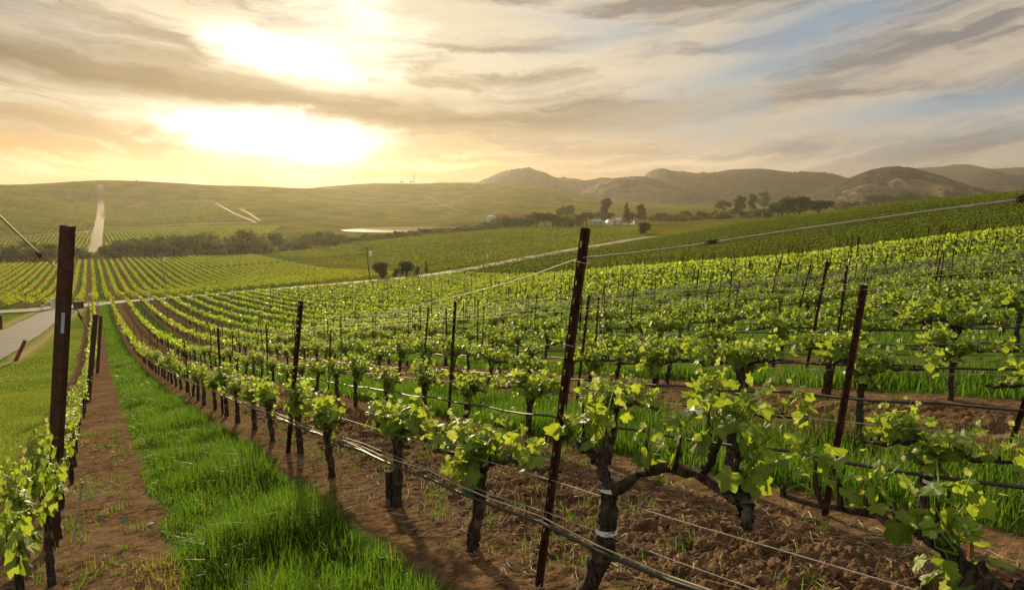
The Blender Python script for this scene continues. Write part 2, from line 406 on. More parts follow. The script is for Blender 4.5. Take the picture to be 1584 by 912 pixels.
M['straw'] = simple('dry_straw', (.46, .34, .15), .8, .2, 0, 9, .4)

def make_ground():
    T = mat('ground'); P = wpos(T); x, y, z = T.xyz(P)
    A = T.xyz(T.attr('Col')); B = T.xyz(T.attr('ColB'))
    v = T.add(T.mul(x, float(NV[0])), T.mul(y, float(NV[1])))
    nb = T.noise(P, .9, 5, .6); ns = T.noise(P, 9., 6, .65); nf = T.noise(P, 60., 4, .6); nl = T.noise(P, .035, 4, .55); nm = T.noise(P, .17, 5, .6)
    # bare soil: clods, dry crust, straw flecks
    soil = T.mix(T.step(ns, .30, .70), (.040, .023, .012), (.175, .110, .062))
    soil = T.mix(T.mul(T.step(nb, .45, .70), .55), soil, (.185, .128, .080))
    soil = T.mix(T.mul(T.step(nf, .60, .72), .75), soil, (.36, .255, .15))
    soil = T.mix(T.mul(T.step(nf, .42, .32), .7), soil, (.040, .024, .014))
    grass = T.mix(T.step(nb, .32, .68), (.026, .070, .010), (.062, .125, .016))
    lawn = T.mix(T.step(nm, .35, .66), (.075, .125, .014), (.155, .180, .028))
    lawn = T.mix(T.mul(T.step(nb, .46, .66), .6), lawn, (.055, .115, .014))
    field = T.mix(T.step(nl, .35, .65), (.058, .068, .005), (.132, .122, .009))
    field = T.mix(T.mul(T.step(nm, .45, .7), .4), field, (.125, .130, .028))
    dry = T.mix(T.step(nb, .3, .7), (.27, .20, .105), (.36, .28, .16))
    # alternate lanes: one worked, one left in grass; a bare strip under each row
    f = T.m('FRACT', T.mul(T.add(v, T.lin(T.sub(nb, .5), .35, -2.1)), 1/(2*ROW)))
    lane = T.mul(T.step(f, .575, .63), T.step(f, .93, .875))
    lane = T.m('MAXIMUM', lane, T.mul(T.mul(T.step(v, 9., 12.), T.step(T.add(nb, T.mul(nm, .4)), .52, .68)), .85))
    weeds = T.mul(T.step(nb, .62, .74), .5)
    lanecol = T.mix(T.m('MAXIMUM', lane, weeds), soil, grass)
    lanef = T.mix(T.mul(lane, .9), T.mix(.35, soil, field), grass)
    col = T.mix(A[0], field, lanecol)
    col = T.mix(A[1], col, lawn)
    col = T.mix(A[2], col, lanef)
    col = T.mix(B[0], col, dry)
    col = T.mix(B[2], col, T.mix(T.step(nb, .35, .65), (.022, .034, .006), (.042, .058, .010)))
    # fine contour rows of the far fields
    q = T.m('SINE', T.mul(T.add(T.mul(x, .80), T.mul(y, .60)), 2.2))
    col = T.mix(T.mul(B[1], T.step(q, .2, .8, 0., .3)), col, (.045, .070, .010))
    h = T.add(T.mul(ns, .6), T.mul(nf, .25))
    pbsdf(T, col, .95, T.bump(h, .9, .05), .0); return T.mat
M['ground'] = make_ground()
def make_gravel(name, a, b):
    T = mat(name); P = wpos(T); n = T.noise(P, 14., 6, .7); n2 = T.noise(P, .6, 4)
    c = T.mix(T.step(n, .35, .65), a, b); c = T.mix(T.mul(T.step(n2, .45, .7), .4), c, tuple(k*.7 for k in a))
    pbsdf(T, c, .92, T.bump(n, .7, .02), .2); return T.mat
M['gravel'] = make_gravel('grey_gravel', (.050, .047, .046), (.095, .090, .087))
M['dirt'] = make_gravel('dirt_track', (.095, .076, .040), (.155, .124, .070))
M['road'] = make_gravel('pale_gravel_road', (.11, .10, .088), (.18, .165, .145))
def make_water():
    T = mat('still_water'); n = T.noise(wpos(T), .8, 3)
    pbsdf(T, (.05, .06, .06), .03, T.bump(n, .05, .03), 1.); return T.mat
M['water'] = make_water()
def make_hill(tan):
    T = mat('far_hill'+('_dry' if tan else '')); P = wpos(T); c = T.xyz(T.attr('Col'))
    n = T.noise(P, .0042, 5, .6); n2 = T.noise(P, .022, 5, .65); nt = T.voronoi(P, .075)
    g = T.mix(T.step(n2, .35, .65), (.034, .044, .028), (.064, .074, .044))
    g = T.mix(T.mul(T.step(n, .42, .62), c[1]), g, (.34, .225, .11))
    wood = T.mix(T.step(nt, .1, .75), (.018, .025, .024), (.007, .010, .010))
    k = T.step(T.add(T.lin(T.sub(n2, .5), .9, n), T.mul(T.sub(c[0], .5), .9)), .42, .50)
    pbsdf(T, T.mix(k, g, wood), .95, T.bump(T.m('SUBTRACT', 1., nt), .8, 6.), .05); return T.mat
M['hill'] = make_hill(False)

# ------------------------------------------------------------------ water, roads and field outlines (as world polygons)
def wpoly(pts, y0=60., y1=2300.): return [tuple(hit(X, Y, y0, y1)) for X, Y in pts]
LAKE_Z = -27.3
def _lake():
    p = []
    for X, Y in [(524, 355.5), (560, 352.2), (610, 350.6), (660, 349.6), (700, 349.2), (742, 349.4), (752, 351.5), (735, 353.5), (690, 356), (640, 358.2), (600, 359.5), (560, 358.6), (535, 357.4)]:
        r = ray(X, Y); t = LAKE_Z/r[2]; p.append((r[0]*t, r[1]*t))
    return p
_lp = _lake()
LAKE_POLY = _lp
MAIN = [(-60, 486), (0, 483.5), (60, 480), (95, 476.5), (130, 473), (180, 467.5), (230, 463.5), (330, 456), (430, 447.5), (520, 439.5), (600, 432.5), (660, 426.5), (700, 420.5), (760, 410), (830, 396.5), (900, 384), (975, 371), (1010, 366)]
MAINW = np.array([hit(*p, 60, 500) for p in MAIN])
_mx = np.array([proj(*p)[0] for p in MAINW]); _my = MAINW[:, 1]
def road_y(X): return np.interp(X, _mx, _my)
def near_limit(X):
    lim = road_y(X)-np.interp(X, [300, 450, 1000], [4., 12., 14.])
    return np.minimum(lim, np.interp(X, [560, 700, 800, 900, 1000, 1200, 1400, 1584, 1800], [400, 150, 122, 105, 97, 97, 84, 78, 76]))
DRIVE = [(-60, 566), (-20, 545), (10, 527), (40, 509), (62, 496), (84, 484), (96, 478)]
DRIVEW = np.array([hit(*p, 20, 160) for p in DRIVE])
TRACK = [(155, 286), (155.5, 300), (156, 320), (155, 340), (152, 356), (149, 372), (147, 390), (144, 400)]
CROSS = [(-40, 371), (0, 368), (60, 364), (120, 359.5), (155, 356), (220, 351.5), (300, 347), (380, 345.5), (400, 345.5)]
TRACKW = np.array([hit(*p, 330, 1400) for p in TRACK]); CROSSW = np.array([hit(*p, 300, 1400) for p in CROSS])
PATHW = [np.array([hit(*p, 300, 2000) for p in q]) for q in ([(333, 314), (345, 321), (362, 331), (380, 338), (396, 345)], [(372, 324), (386, 331), (402, 342)], [(655, 301), (668, 308), (685, 317), (705, 325), (727, 330)])]
BANDW = np.array([hit(*p, 120, 600) for p in [(300, 419), (340, 415.5), (380, 412), (440, 407), (500, 401), (560, 396), (640, 389.5), (720, 383.5), (800, 377)]])
_bx = np.array([proj(*p)[0] for p in BANDW]); _by = BANDW[:, 1]
def band_y(X): return np.interp(X, _bx, _by)
V_B = float(uv(*hit(440, 402, 60, 500)[:2])[1]); V_END = float(uv(*hit(648, 427, 60, 500)[:2])[1])
FIELD_A = wpoly([(-60, 291), (40, 288), (148, 285), (148, 320), (145, 353), (80, 361), (-60, 371)], 330)
FIELD_B = wpoly([(-60, 375), (60, 367), (143, 359), (138, 398), (60, 402), (-60, 405)], 300)
FIELD_C = wpoly([(163, 359), (230, 354.5), (300, 350.5), (400, 349.5), (432, 350.5), (395, 386), (300, 392), (165, 398)], 300)
FIELD_K = wpoly([(160, 341), (158, 324), (230, 319), (290, 312), (325, 313), (350, 330), (385, 342), (300, 343.5), (220, 347.5)], 400)

# ------------------------------------------------------------------ ground sheet
def polydist(x, y, line):
    d = np.full(np.shape(x), 1e9)
    for (x1, y1), (x2, y2) in zip(line[:-1, :2], line[1:, :2]):
        dx, dy = x2-x1, y2-y1; t = np.clip(((x-x1)*dx+(y-y1)*dy)/(dx*dx+dy*dy), 0, 1)
        d = np.minimum(d, np.hypot(x-x1-t*dx, y-y1-t*dy))
    return d
def grass_lane(v):
    """1 inside a lane that is left in grass, 0 in the worked lanes and under the vines"""
    f = np.mod((v-2.1)/(2*ROW), 1.); g = np.where((f > .60) & (f < .91), 1., 0.)
    return np.where((v > .36) & (v < 1.72), 1., np.where(v < .36, 0., g))
def clods(x, y):
    u, v = uv(x, y); k = np.mod((v-2.1)/(2*ROW), 1.); worked = np.clip((k-.10)/.05, 0, 1)*np.clip((.42-k)/.05, 0, 1)*(v > 2.0)
    n = fbm(x*2.1, y*2.1, 2, 3); m = fbm(x*7., y*7., 3, 21); f = fbm(x*22., y*22., 2, 33)
    rid = 1-np.abs(2*m-1)
    return worked*(.10*(n-.5) + .12*(m-.42) + .09*(rid-.55)*(rid > .55) + .075*(np.abs(f-.5)-.12) + .03*(vnoise(x*58., y*58., 44)-.5)) + (1-worked)*(.03*(n-.5)+.020*(m-.5)+.020*(f-.5))
def build_ground():
    azs = np.concatenate([np.arange(-180, -56, 4.), np.arange(-56, -43, .5), np.arange(-43, 43.01, .135), np.arange(43.5, 57, .5), np.arange(57, 177, 4.)])
    r1 = np.exp(np.arange(math.log(.5), math.log(16), .0048)); r2 = np.exp(np.arange(math.log(16), math.log(3450), .0090))
    rs = np.concatenate([r1, r2]); na, nr = len(azs), len(rs)
    a = np.radians(azs)[None, :]; r = rs[:, None]
    x = r*np.sin(a); y = r*np.cos(a); z = H(x, y)
    k = np.clip((16-r)/6., 0, 1)*np.ones_like(x); sel = (k > 0) & (y > .2)
    dz = np.zeros_like(z); dz[sel] = clods(x[sel], y[sel])*k[sel]; z = z + dz
    back = np.clip((-y-30)/60., 0, 1); z = z*(1-back) + np.minimum(z, 4.)*back
    vts = np.concatenate([np.stack([x, y, z], -1).reshape(-1, 3), [[0, 0, float(H(0., 0.))]]])
    i = np.arange(nr-1)[:, None]*na; j = np.arange(na)[None, :]; j2 = (j+1) % na
    f = np.stack([i+j, i+j2, i+na+j2, i+na+j], -1).reshape(-1, 4)
    tri = np.stack([np.full(na, nr*na), np.arange(na), (np.arange(na)+1) % na], -1)[:, ::-1]
    # what grows where
    u, v = uv(x, y); X, _ = proj(x, y, z); X = np.where(y > 1, X, 3000.)
    e = fbm(x*.8, y*.8, 3, 5)-.5
    near = ((v > -1.35+.7*e) & ((y < near_limit(X)+2) | (y < 25))).astype(float)
    hillr = ((X > 560) & (y > near_limit(X)) & (y < 420)).astype(float)
    lawn = ((v <= -1.35+.7*e) & (y < 112) & (X < 200)).astype(float)
    verge = ((np.abs(y-road_y(X)) < 6+2*e) | ((y > near_limit(X)) & (y < road_y(X)) & (X < 800)) & (X < 1010) & (y > 60)).astype(float)*(1-near)
    lawn = np.maximum(lawn, verge*.8)
    mid = ((y > road_y(X)+5) & (y < 330) & (X < 470)).astype(float)
    for P in (FIELD_B, FIELD_C): mid = np.maximum(mid, inpoly(x, y, P) & (y > 280))
    dry = np.maximum(0, 1-np.abs(polydist(x, y, DRIVEW)-2.6-.6*e)/.9)*(y < 140) if True else 0
    cols = np.zeros((nr*na+1, 4), np.float32); cols[:, 3] = 1; cols[-1, 0] = 1
    cols[:-1, 0] = (near*(1-lawn)).ravel(); cols[:-1, 1] = lawn.ravel(); cols[:-1, 2] = mid.ravel()
    colb = np.zeros_like(cols); colb[:, 3] = 1; colb[:-1, 0] = np.clip(dry, 0, 1).ravel()*.8
    colb[:-1, 1] = ((X > 500) & (y > road_y(X)+4) & (y < 700)).astype(float).ravel()*.6
    hk = inpoly(x, y, FIELD_K) & (y > 380)
    colb[:-1, 2] = np.maximum(hillr*(y < 345)*(y < np.interp(X, [700, 900, 1010, 1200], [165, 222, 288, 345]))*(X > 700), hk*.7).ravel()
    mb = MB(); mb.add(vts, f); mb.add(np.zeros((0, 3)), tri - mb.n)
    o = mb.obj('ground', M['ground'], smooth=True)
    ca = o.data.color_attributes['Col']; ca.data.foreach_set('color', cols.ravel())
    cb = o.data.color_attributes.new('ColB', 'FLOAT_COLOR', 'POINT'); cb.data.foreach_set('color', colb.ravel())
    tag(o, 'vineyard ground of brown soil, grass lanes and green fields', 'ground', kind='structure')
build_ground()

def strip(name, line, w, m, lift, label, cat, n=None, crown=0.):
    line = np.asarray(line)[:, :2]; L = np.concatenate([[0], np.cumsum(np.hypot(*np.diff(line, axis=0).T))])
    n = n or int(np.clip(L[-1]/2.5, 8, 400)); s = np.linspace(0, L[-1], n)
    px = np.interp(s, L, line[:, 0]); py = np.interp(s, L, line[:, 1])
    for _ in range(6 if n > 20 else 2):
        px[1:-1] = .25*px[:-2]+.5*px[1:-1]+.25*px[2:]; py[1:-1] = .25*py[:-2]+.5*py[1:-1]+.25*py[2:]
    t = np.stack([np.gradient(px), np.gradient(py)], 1); t /= np.linalg.norm(t, axis=1, keepdims=True); nn = np.stack([t[:, 1], -t[:, 0]], 1)
    ks = np.linspace(-1, 1, 7); wv = w*(1+.14*(vnoise(s*.6, s*0, 3)-.5))
    x = px[:, None]+nn[:, :1]*ks*wv[:, None]/2; y = py[:, None]+nn[:, 1:]*ks*wv[:, None]/2
    z = H(x, y)+lift+crown*(1-ks**2)
    mb = MB(); i = np.arange(n-1)[:, None]*7; j = np.arange(6)[None, :]
    mb.add(np.stack([x, y, z], -1).reshape(-1, 3), np.stack([i+j, i+j+1, i+8+j, i+7+j], -1).reshape(-1, 4))
    return tag(mb.obj(name, m, smooth=True), label, cat, kind='structure')
strip('gravel_road', MAINW, 6.5, M['road'], .12, 'grey gravel road along the foot of the near vineyard block', 'road', crown=.05)
strip('driveway', DRIVEW, 3.6, M['gravel'], .035, 'grey gravel driveway on the left leading down to the white gate', 'road', 60, crown=.05)
strip('dirt_track', TRACKW, 7.0, M['dirt'], .55, 'straight pale dirt track running up the left hill', 'track', crown=.1)
strip('cross_track', CROSSW, 3.4, M['dirt'], .45, 'pale dirt track crossing the left hill sideways', 'track', crown=.1)
for q, lb in zip(PATHW, ('short pale dirt path curving down the middle of the hill', 'second short dirt path joining the curved hill path', 'thin pale track slanting down the hill behind the lake')):
    strip('hill_path', q, 2.0, M['dirt'], .5, lb, 'track', crown=.1)
strip('grass_track', BANDW, 2.6, M['track_grass'], .15, 'pale mown track between two fields below the tree belt', 'track')
def build_lake():
    p = np.array(_lp); c = p.mean(0); q = bez(np.vstack([p, p[:1]]), 90)[:-1]; mb = MB()
    v = np.vstack([np.c_[q, np.full(len(q), LAKE_Z)], [[c[0], c[1], LAKE_Z]]]); n = len(q)
    mb.add(v, [[i, (i+1) % n, n] for i in range(n)])
    o = mb.obj('lake', M['water'])
    tag(o, 'small bright pond reflecting the sky beyond the tree belt', 'pond', kind='structure')
build_lake()

# ------------------------------------------------------------------ far hills, each a real ridge at its own distance
def ridge(name, prof, yd, depth, base, label, wood, tan, seed, rough=1., tree=7.):
    prof = np.array(prof, float); nx, ny = 260, 70
    Xs = np.linspace(prof[0, 0], prof[-1, 0], nx); Yc = pchip(prof[:, 0], prof[:, 1], Xs)
    zc = np.array([ray(X, Y)[2]/ray(X, Y)[1]*yd for X, Y in zip(Xs, Yc)]); xc = (Xs-792)/F/(CT+.06*ST)*yd
    t = np.linspace(-1, 1, ny)[:, None]
    x = xc[None, :]*np.ones_like(t); y = yd + t*depth + 0*x
    x = x*(y/yd)**.5
    sp = fbm(x/depth*2.2+seed, y/depth*.9, 4, seed); shape = np.cos(np.clip(np.abs(t), 0, 1)*math.pi/2)**1.35
    hgt = np.maximum(zc[None, :]-base, 2.)
    z = base + hgt*np.clip(shape + (shape*(1-shape))*1.6*(sp-.5)*rough, 0, 1)
    tr = vnoise(x/16., y/16., seed+4)*(fbm(x/180., y/180., 3, seed+9) > (.62-.35*wood))
    z = z + tree*np.maximum(tr-.25, 0)*np.clip(shape*4-.3, 0, 1)
    z[[0, -1]] = base-4
    mb = MB(); i = np.arange(ny-1)[:, None]*nx; j = np.arange(nx-1)[None, :]
    col = np.zeros((ny*nx, 3)); col[:, 0] = np.clip(wood + .35*(shape*np.ones_like(x)).ravel()-.2, 0, 1); 
    tanm = tan if np.isscalar(tan) else np.interp(Xs, [p[0] for p in tan], [p[1] for p in tan])[None, :]*np.ones_like(x)
    col[:, 1] = np.ravel(tanm*np.ones_like(x))
    mb.add(np.stack([x, y, z], -1).reshape(-1, 3), np.stack([i+j, i+j+1, i+nx+j+1, i+nx+j], -1).reshape(-1, 4), 0, col)
    return tag(mb.obj(name, M['hill'], smooth=True), label, 'hill', kind='structure')
ridge('hills', [(1240, 300), (1300, 282), (1390, 262), (1440, 258), (1475, 254), (1520, 261), (1560, 259), (1640, 266), (1750, 262), (1900, 300)], 3250, 420, -30, 'palest farthest mountain ridge at the right', .6, 0., 3, .6, 3)
ridge('hills', [(1400, 320), (1460, 294), (1490, 272), (1512, 264), (1545, 272), (1575, 271), (1600, 266), (1680, 282), (1760, 320)], 2350, 400, -30, 'wooded round hill near the right edge', .55, .1, 8)
ridge('hills', [(940, 320), (985, 292), (1000, 266), (1018, 260.5), (1045, 267), (1090, 268), (1128, 262), (1165, 261), (1215, 266), (1260, 268), (1295, 276), (1340, 300), (1380, 320)], 2150, 430, -30, 'long wooded ridge in the middle distance', .70, .0, 15)
ridge('hills', [(690, 306), (740, 284), (768, 271), (790, 264), (815, 261), (840, 268), (862, 276), (885, 277), (905, 280), (930, 276), (960, 282), (1010, 300), (1060, 320)], 1950, 340, -30, 'round peaked hill behind the green slope', .68, .05, 22)
ridge('hills', [(850, 318), (890, 302), (930, 284), (960, 275), (985, 272.5), (1010, 277), (1040, 288), (1075, 302), (1110, 318)], 1720, 270, -30, 'low rounded hazy hill in front of the long ridge', .50, .1, 31)
ridge('hills', [(1190, 322), (1240, 306), (1280, 288), (1320, 272), (1350, 262), (1372, 260), (1400, 264), (1430, 272), (1470, 286), (1520, 300), (1580, 312), (1640, 322)], 1560, 320, -32, 'hill with tan dry slopes and a dark wooded top', .46, [(1190, .3), (1260, 1.), (1400, 1.), (1440, .5), (1640, 0)], 44)
ridge('hills', [(560, 300), (640, 290), (680, 282), (720, 281), (760, 283), (820, 300)], 2700, 300, -30, 'pale far ridge low behind the lake hill', .4, .0, 52, .8, 3)
# ------------------------------------------------------------------ leaves and vines
RZ_ROW = math.atan2(D[1], D[0])              # local x runs down the row
def leaf_template(fine):
    half = [(0, 1.), (10, .86), (20, .80), (29, .70), (40, .82), (52, .92), (64, .78), (78, .62), (95, .76), (112, .78), (130, .66), (150, .58), (168, .30)] if fine else [(0, 1.), (29, .70), (52, .92), (80, .62), (112, .78), (155, .50)]
    pol = half + [(-a, r) for a, r in half[::-1] if a]
    p = np.array([[r*math.cos(R(a))*1.0, r*math.sin(R(a))*.98] for a, r in pol]); p[:, 0] += .12
    v = np.vstack([[[0.12, 0]], p]); n = len(p)
    f = np.array([[0, 1+i, 1+(i+1) % n] for i in range(n)])
    tips = {0., 52., -52., 112., -112.}; vein = np.array([1.]+[1. if a in tips else 0. for a, r in pol])
    return v, f, vein
LT = {True: leaf_template(True), False: leaf_template(False)}
def put_leaves(mb, pos, axis, nrm, size, tint, fine, g, yellow=0., pale=None):
    pos = np.asarray(pos, float); N = len(pos)
    if N == 0: return
    v, f, vein = LT[fine]; k = len(v)
    a = axis/np.maximum(np.linalg.norm(axis, axis=1, keepdims=True), 1e-6)
    n = nrm - a*(nrm*a).sum(1, keepdims=True); n /= np.maximum(np.linalg.norm(n, axis=1, keepdims=True), 1e-6)
    b = np.cross(n, a)
    cup = g.uniform(-.35, .30, (N, 1)); fold = g.uniform(-.1, .35, (N, 1)); wav = g.uniform(0, 6.28, (N, 1)); wa = g.uniform(.03, .12, (N, 1))
    x, y = v[None, :, 0], v[None, :, 1]; rr = x*x+y*y
    z = cup*rr - fold*np.abs(y) + wa*np.sin(5*np.arctan2(y, x)+wav)*np.sqrt(rr)
    sz = np.asarray(size)[:, None, None]
    w = pos[:, None] + sz*(x[..., None]*a[:, None] + y[..., None]*b[:, None] + z[..., None]*n[:, None])
    col = np.zeros((N, k, 4)); col[..., 3] = vein; col[..., 0] = np.clip(np.asarray(tint)[:, None] + .12*(1-rr), 0, 1); col[..., 1] = yellow
    if pale is not None: col[..., 2] = np.asarray(pale)[:, None]
    mb.add(w.reshape(-1, 3), (f[None]+(np.arange(N)*k)[:, None, None]).reshape(-1, 3), 0, col.reshape(-1, 4))
def put_shoot(mb, p0, d0, L, g, fine, big=.058, nmax=10, leafy_from=.05):
    """a green shoot with alternate leaves, smaller and paler to the tip"""
    d = np.array(d0, float); d /= np.linalg.norm(d); side = np.cross(d, [0, 0, 1.]); ns = np.linalg.norm(side)
    side = side/ns if ns > .05 else np.array([1., 0, 0]); side2 = np.cross(d, side)
    t = np.linspace(0, 1, 6)[:, None]; bend = g.normal(0, .10, 3)
    pts = np.array(p0) + d*L*t + bend*L*t*t + np.array([0, 0, .10])*L*t*t
    mb.tube(pts, np.linspace(.0045, .0018, 6)*(1 if fine else 1.5), 4, 1, (.6, 0, 0), cap=False)
    n = int(np.clip(L/.038, 3, nmax)); k = np.linspace(leafy_from, 1.02, n) + g.normal(0, .03, n); k = np.clip(k, 0, 1.03)
    q = np.stack([np.interp(k, t[:, 0], pts[:, i]) for i in range(3)], 1)
    an = np.arange(n)*2.5 + g.uniform(0, 6.28) + g.normal(0, .5, n)
    out = np.cos(an)[:, None]*side + np.sin(an)[:, None]*side2
    size = big*(1-.62*k**1.7)*g.uniform(.72, 1.18, n)
    pet = (.030+.035*(1-k))[:, None]*g.uniform(.6, 1.3, (n, 1))
    pos = q + out*pet + np.array([0, 0, .012])*(1-k[:, None])
    axis = out*.9 + np.array([0, 0, -.45])*(1.2-k[:, None]) + d*.35*k[:, None] + g.normal(0, .35, (n, 3))
    nrm = out*.55 + np.array([0, 0, .75]) + g.normal(0, .42, (n, 3))
    put_leaves(mb, pos, axis, nrm, size, np.clip(.28+.50*k+g.normal(0, .26, n), 0, 1), fine, g, 0., np.clip((k-.78)*3.2, 0, .8)*g.uniform(.3, 1., n))
    if fine:
        for i in range(n): mb.tube([q[i], (q[i]+pos[i])/2+[0, 0, .006], pos[i]], .0013, 3, 1, (.7, 0, 0), cap=False)
def build_trunk(mb, pts, r0, r1, g, n=9, seed=0):
    p = bez(pts, 26); k = np.linspace(0, 1, 26)
    rad = r0 + (r1-r0)*k; rad = rad*(1+.55*np.exp(-(k/.10)**2)) * (1+.16*np.sin(k*17+g.uniform(0, 6))*.6) * (1+.55*np.exp(-((k-.97)/.09)**2))
    mb.tube(p, rad, n, 0, rough=.42, seed=seed)
def build_arm(mb, pts, r0, r1, g, seed=0):
    p = bez(pts, 20); k = np.linspace(0, 1, 20)
    p = p + g.normal(0, .006, p.shape); rad = (r0+(r1-r0)*k)*(1+.22*np.sin(k*21+g.uniform(0, 6)))
    mb.tube(p, rad, 7, 0, rough=.5, seed=seed); return p
SL = .18
def vine_proto(seed, fine):
    g = np.random.default_rng(100+seed)
    hh = g.uniform(.60, .70); lx = g.uniform(-.10, .02); ly = g.uniform(-.04, .04)
    mt, mc, mf = MB(), MB(), MB(); nr = 10 if fine else 7
    build_trunk(mt, [(0.02, 0, -.10), (.02*g.normal(), .01*g.normal(), .12), (lx*.5+.02*g.normal(), ly*.5, .35), (lx, ly, hh)], .046, .036, g, nr, seed)
    head = np.array([lx, ly, hh])
    for s in (-1, 1):
        L = g.uniform(.52, .76); up = g.uniform(.00, .10)
        pts = [head+[0, 0, -.05], head+[s*L*.22, .02*g.normal(), up], head+[s*L*.55, .03*g.normal(), up+.01-SL*s*L*.5], head+[s*L, .03*g.normal(), up-.01-SL*s*L]]
        arm = build_arm(mc, pts, .024, .013, g, seed+s)
        for k in np.arange(.18, 1.01, .145 if fine else .15):
            k = min(1, k+g.normal(0, .03)); p = arm[int(k*19)]
            sp = p + np.array([.01*g.normal(), .012*g.normal(), g.uniform(.03, .07)])
            mc.tube([p, sp], [.011, .008], 5, 0, rough=.4, seed=seed)
            for _ in range(g.integers(1, 4)):
                put_shoot(mf, sp, (g.normal(0, .42), g.normal(0, .42), 1.), g.uniform(.10, .27), g, fine, .082 if fine else .084, 7 if fine else 6)
    for _ in range(9 if fine else 7):
        p = head + np.array([g.normal(0, .07), g.normal(0, .05), g.uniform(-.06, .04)])
        put_shoot(mf, p, (g.normal(0, .75), g.normal(0, .7), g.uniform(.2, 1.)), g.uniform(.12, .33), g, fine, .086 if fine else .088, 7 if fine else 7)
    return mt.mesh('trunk', M['bark'], True), mc.mesh('cordon', M['bark'], True), mf.mesh('foliage', [M['leaf'], M['leaf']], False)
def make_vine(meshes, label, group, loc, rz, scl=1.):
    r = thing('grapevine', label, 'grapevine', loc, rz, group); r.scale = (scl, 1, scl)
    for nm, me in zip(('trunk', 'cordon', 'foliage'), meshes):
        o = link(bpy.data.objects.new(nm, me)); o.parent = r
    return r
FINE = [vine_proto(k, True) for k in range(7)]
COARSE = [vine_proto(30+k, False) for k in range(7)]

ORD = ['', 'first', 'second', 'third', 'fourth', 'fifth', 'sixth', 'seventh', 'eighth', 'ninth', 'tenth', 'eleventh', 'twelfth', 'thirteenth', 'fourteenth', 'fifteenth', 'sixteenth', 'seventeenth', 'eighteenth', 'nineteenth', 'twentieth', 'twenty-first', 'twenty-second', 'twenty-third', 'twenty-fourth', 'twenty-fifth', 'twenty-sixth', 'twenty-seventh', 'twenty-eighth', 'twenty-ninth', 'thirtieth'] + ['thirty-'+q for q in ('first', 'second', 'third', 'fourth', 'fifth', 'sixth', 'seventh', 'eighth', 'ninth')] + ['fortieth'] + ['forty-'+q for q in ('first', 'second', 'third', 'fourth', 'fifth', 'sixth', 'seventh', 'eighth', 'ninth')] + ['fiftieth'] + ['fifty-'+q for q in ('first', 'second', 'third', 'fourth', 'fifth', 'sixth', 'seventh', 'eighth', 'ninth')] + ['sixtieth', 'sixty-first', 'sixty-second', 'sixty-third', 'sixty-fourth']
def row_v(i): return -.47 if i == 0 else 2.10+ROW*(i-1)
# positions in the near block: rows first, then vines along each row
ROW1_U = [4.05, 5.49, 7.10, 8.66, 10.15]
vines = []
for i in range(0, 64):
    v = row_v(i); g = np.random.default_rng(900+i)
    if i == 1: us = np.concatenate([ROW1_U, np.arange(11.65, 190, 1.5)])
    elif i == 0: us = np.concatenate([[4.3, 5.7, 7.0], np.arange(8.3, 190, 1.5)])
    elif i == 2: us = np.arange(2.05-1.5*14, 190, 1.5)
    else: us = np.arange(-40+g.uniform(0, 1.5), 190, 1.5)
    us = us + g.normal(0, .05, len(us))
    x, y = xy(us, v + g.normal(0, .03, len(us))); z = H(x, y); X, Y = proj(x, y, z)
    ok = inview(x, y, z+.8, 70) & (y > 1.2) & ((y < near_limit(X)) | (y < 25)) & (y < 200)
    ok &= g.random(len(us)) > (.04 if i > 2 else 0)
    for a in np.nonzero(ok)[0]: vines.append((float(math.hypot(x[a], y[a])), i, float(us[a]), float(x[a]), float(y[a]), float(z[a]), float(X[a]), float(Y[a])))
vines.sort()
N_THINGS = 296
near_v, rest_v = vines[:N_THINGS], vines[N_THINGS:]

# the two vines closest to the lens are shaped after the photograph
def rowplane(X, Y, v):
    r = ray(X, Y); k = v/(r[0]*NV[0]+r[1]*NV[1]); p = r*k; return p
def special_vine(label, base_u, v, trunk_px, arms_px, spurs, r0, seed, big=.056, trunk_dev=0.):
    g = np.random.default_rng(seed); bx, by = xy(base_u, v); bz = float(H(bx, by)); rt = thing('grapevine', label, 'grapevine', (bx, by, bz), RZ_ROW)
    ca, sa = math.cos(-RZ_ROW), math.sin(-RZ_ROW)
    def L(X, Y, dv=0.):
        p = rowplane(X, Y, v+dv) - np.array([bx, by, bz]); return np.array([p[0]*ca-p[1]*sa, p[0]*sa+p[1]*ca, p[2]])
    mt, mc, mf = MB(), MB(), MB()
    tp = [np.array([0, 0, -.12])] + [L(*q) for q in trunk_px]; build_trunk(mt, tp, r0, r0*.82, g, 12, seed)
    tr = mt.obj('trunk', M['bark'], rt, True)
    for q, (a, b) in arms_px: build_arm(mc, [L(*k) for k in q], a, b, g, seed+len(q))
    cu = mc.obj('cordon', M['bark'], rt, True)
    for (X, Y, X2, Y2, n, dv) in spurs:
        ms = MB(); p, q = L(X, Y, dv*.3), L(X2, Y2, dv)
        ms.tube(bez([p, (p+q)/2+g.normal(0, .01, 3), q], 7), [.012, .011, .010, .009, .008, .006, .004], 6, 0, rough=.3, seed=seed)
        ms.obj('cane', M['bark'], rt, True); Ln = np.linalg.norm(q-p)
        for k in range(n):
            t = g.uniform(.25, 1.); s = p+(q-p)*t
            put_shoot(mf, s, (q-p)/max(Ln, .01)*.7+g.normal(0, .55, 3)+[0, 0, .35], g.uniform(.09, .20), g, True, big, 9, .0)
    mf.obj('foliage', [M['leaf'], M['leaf']], rt)
    return rt, L
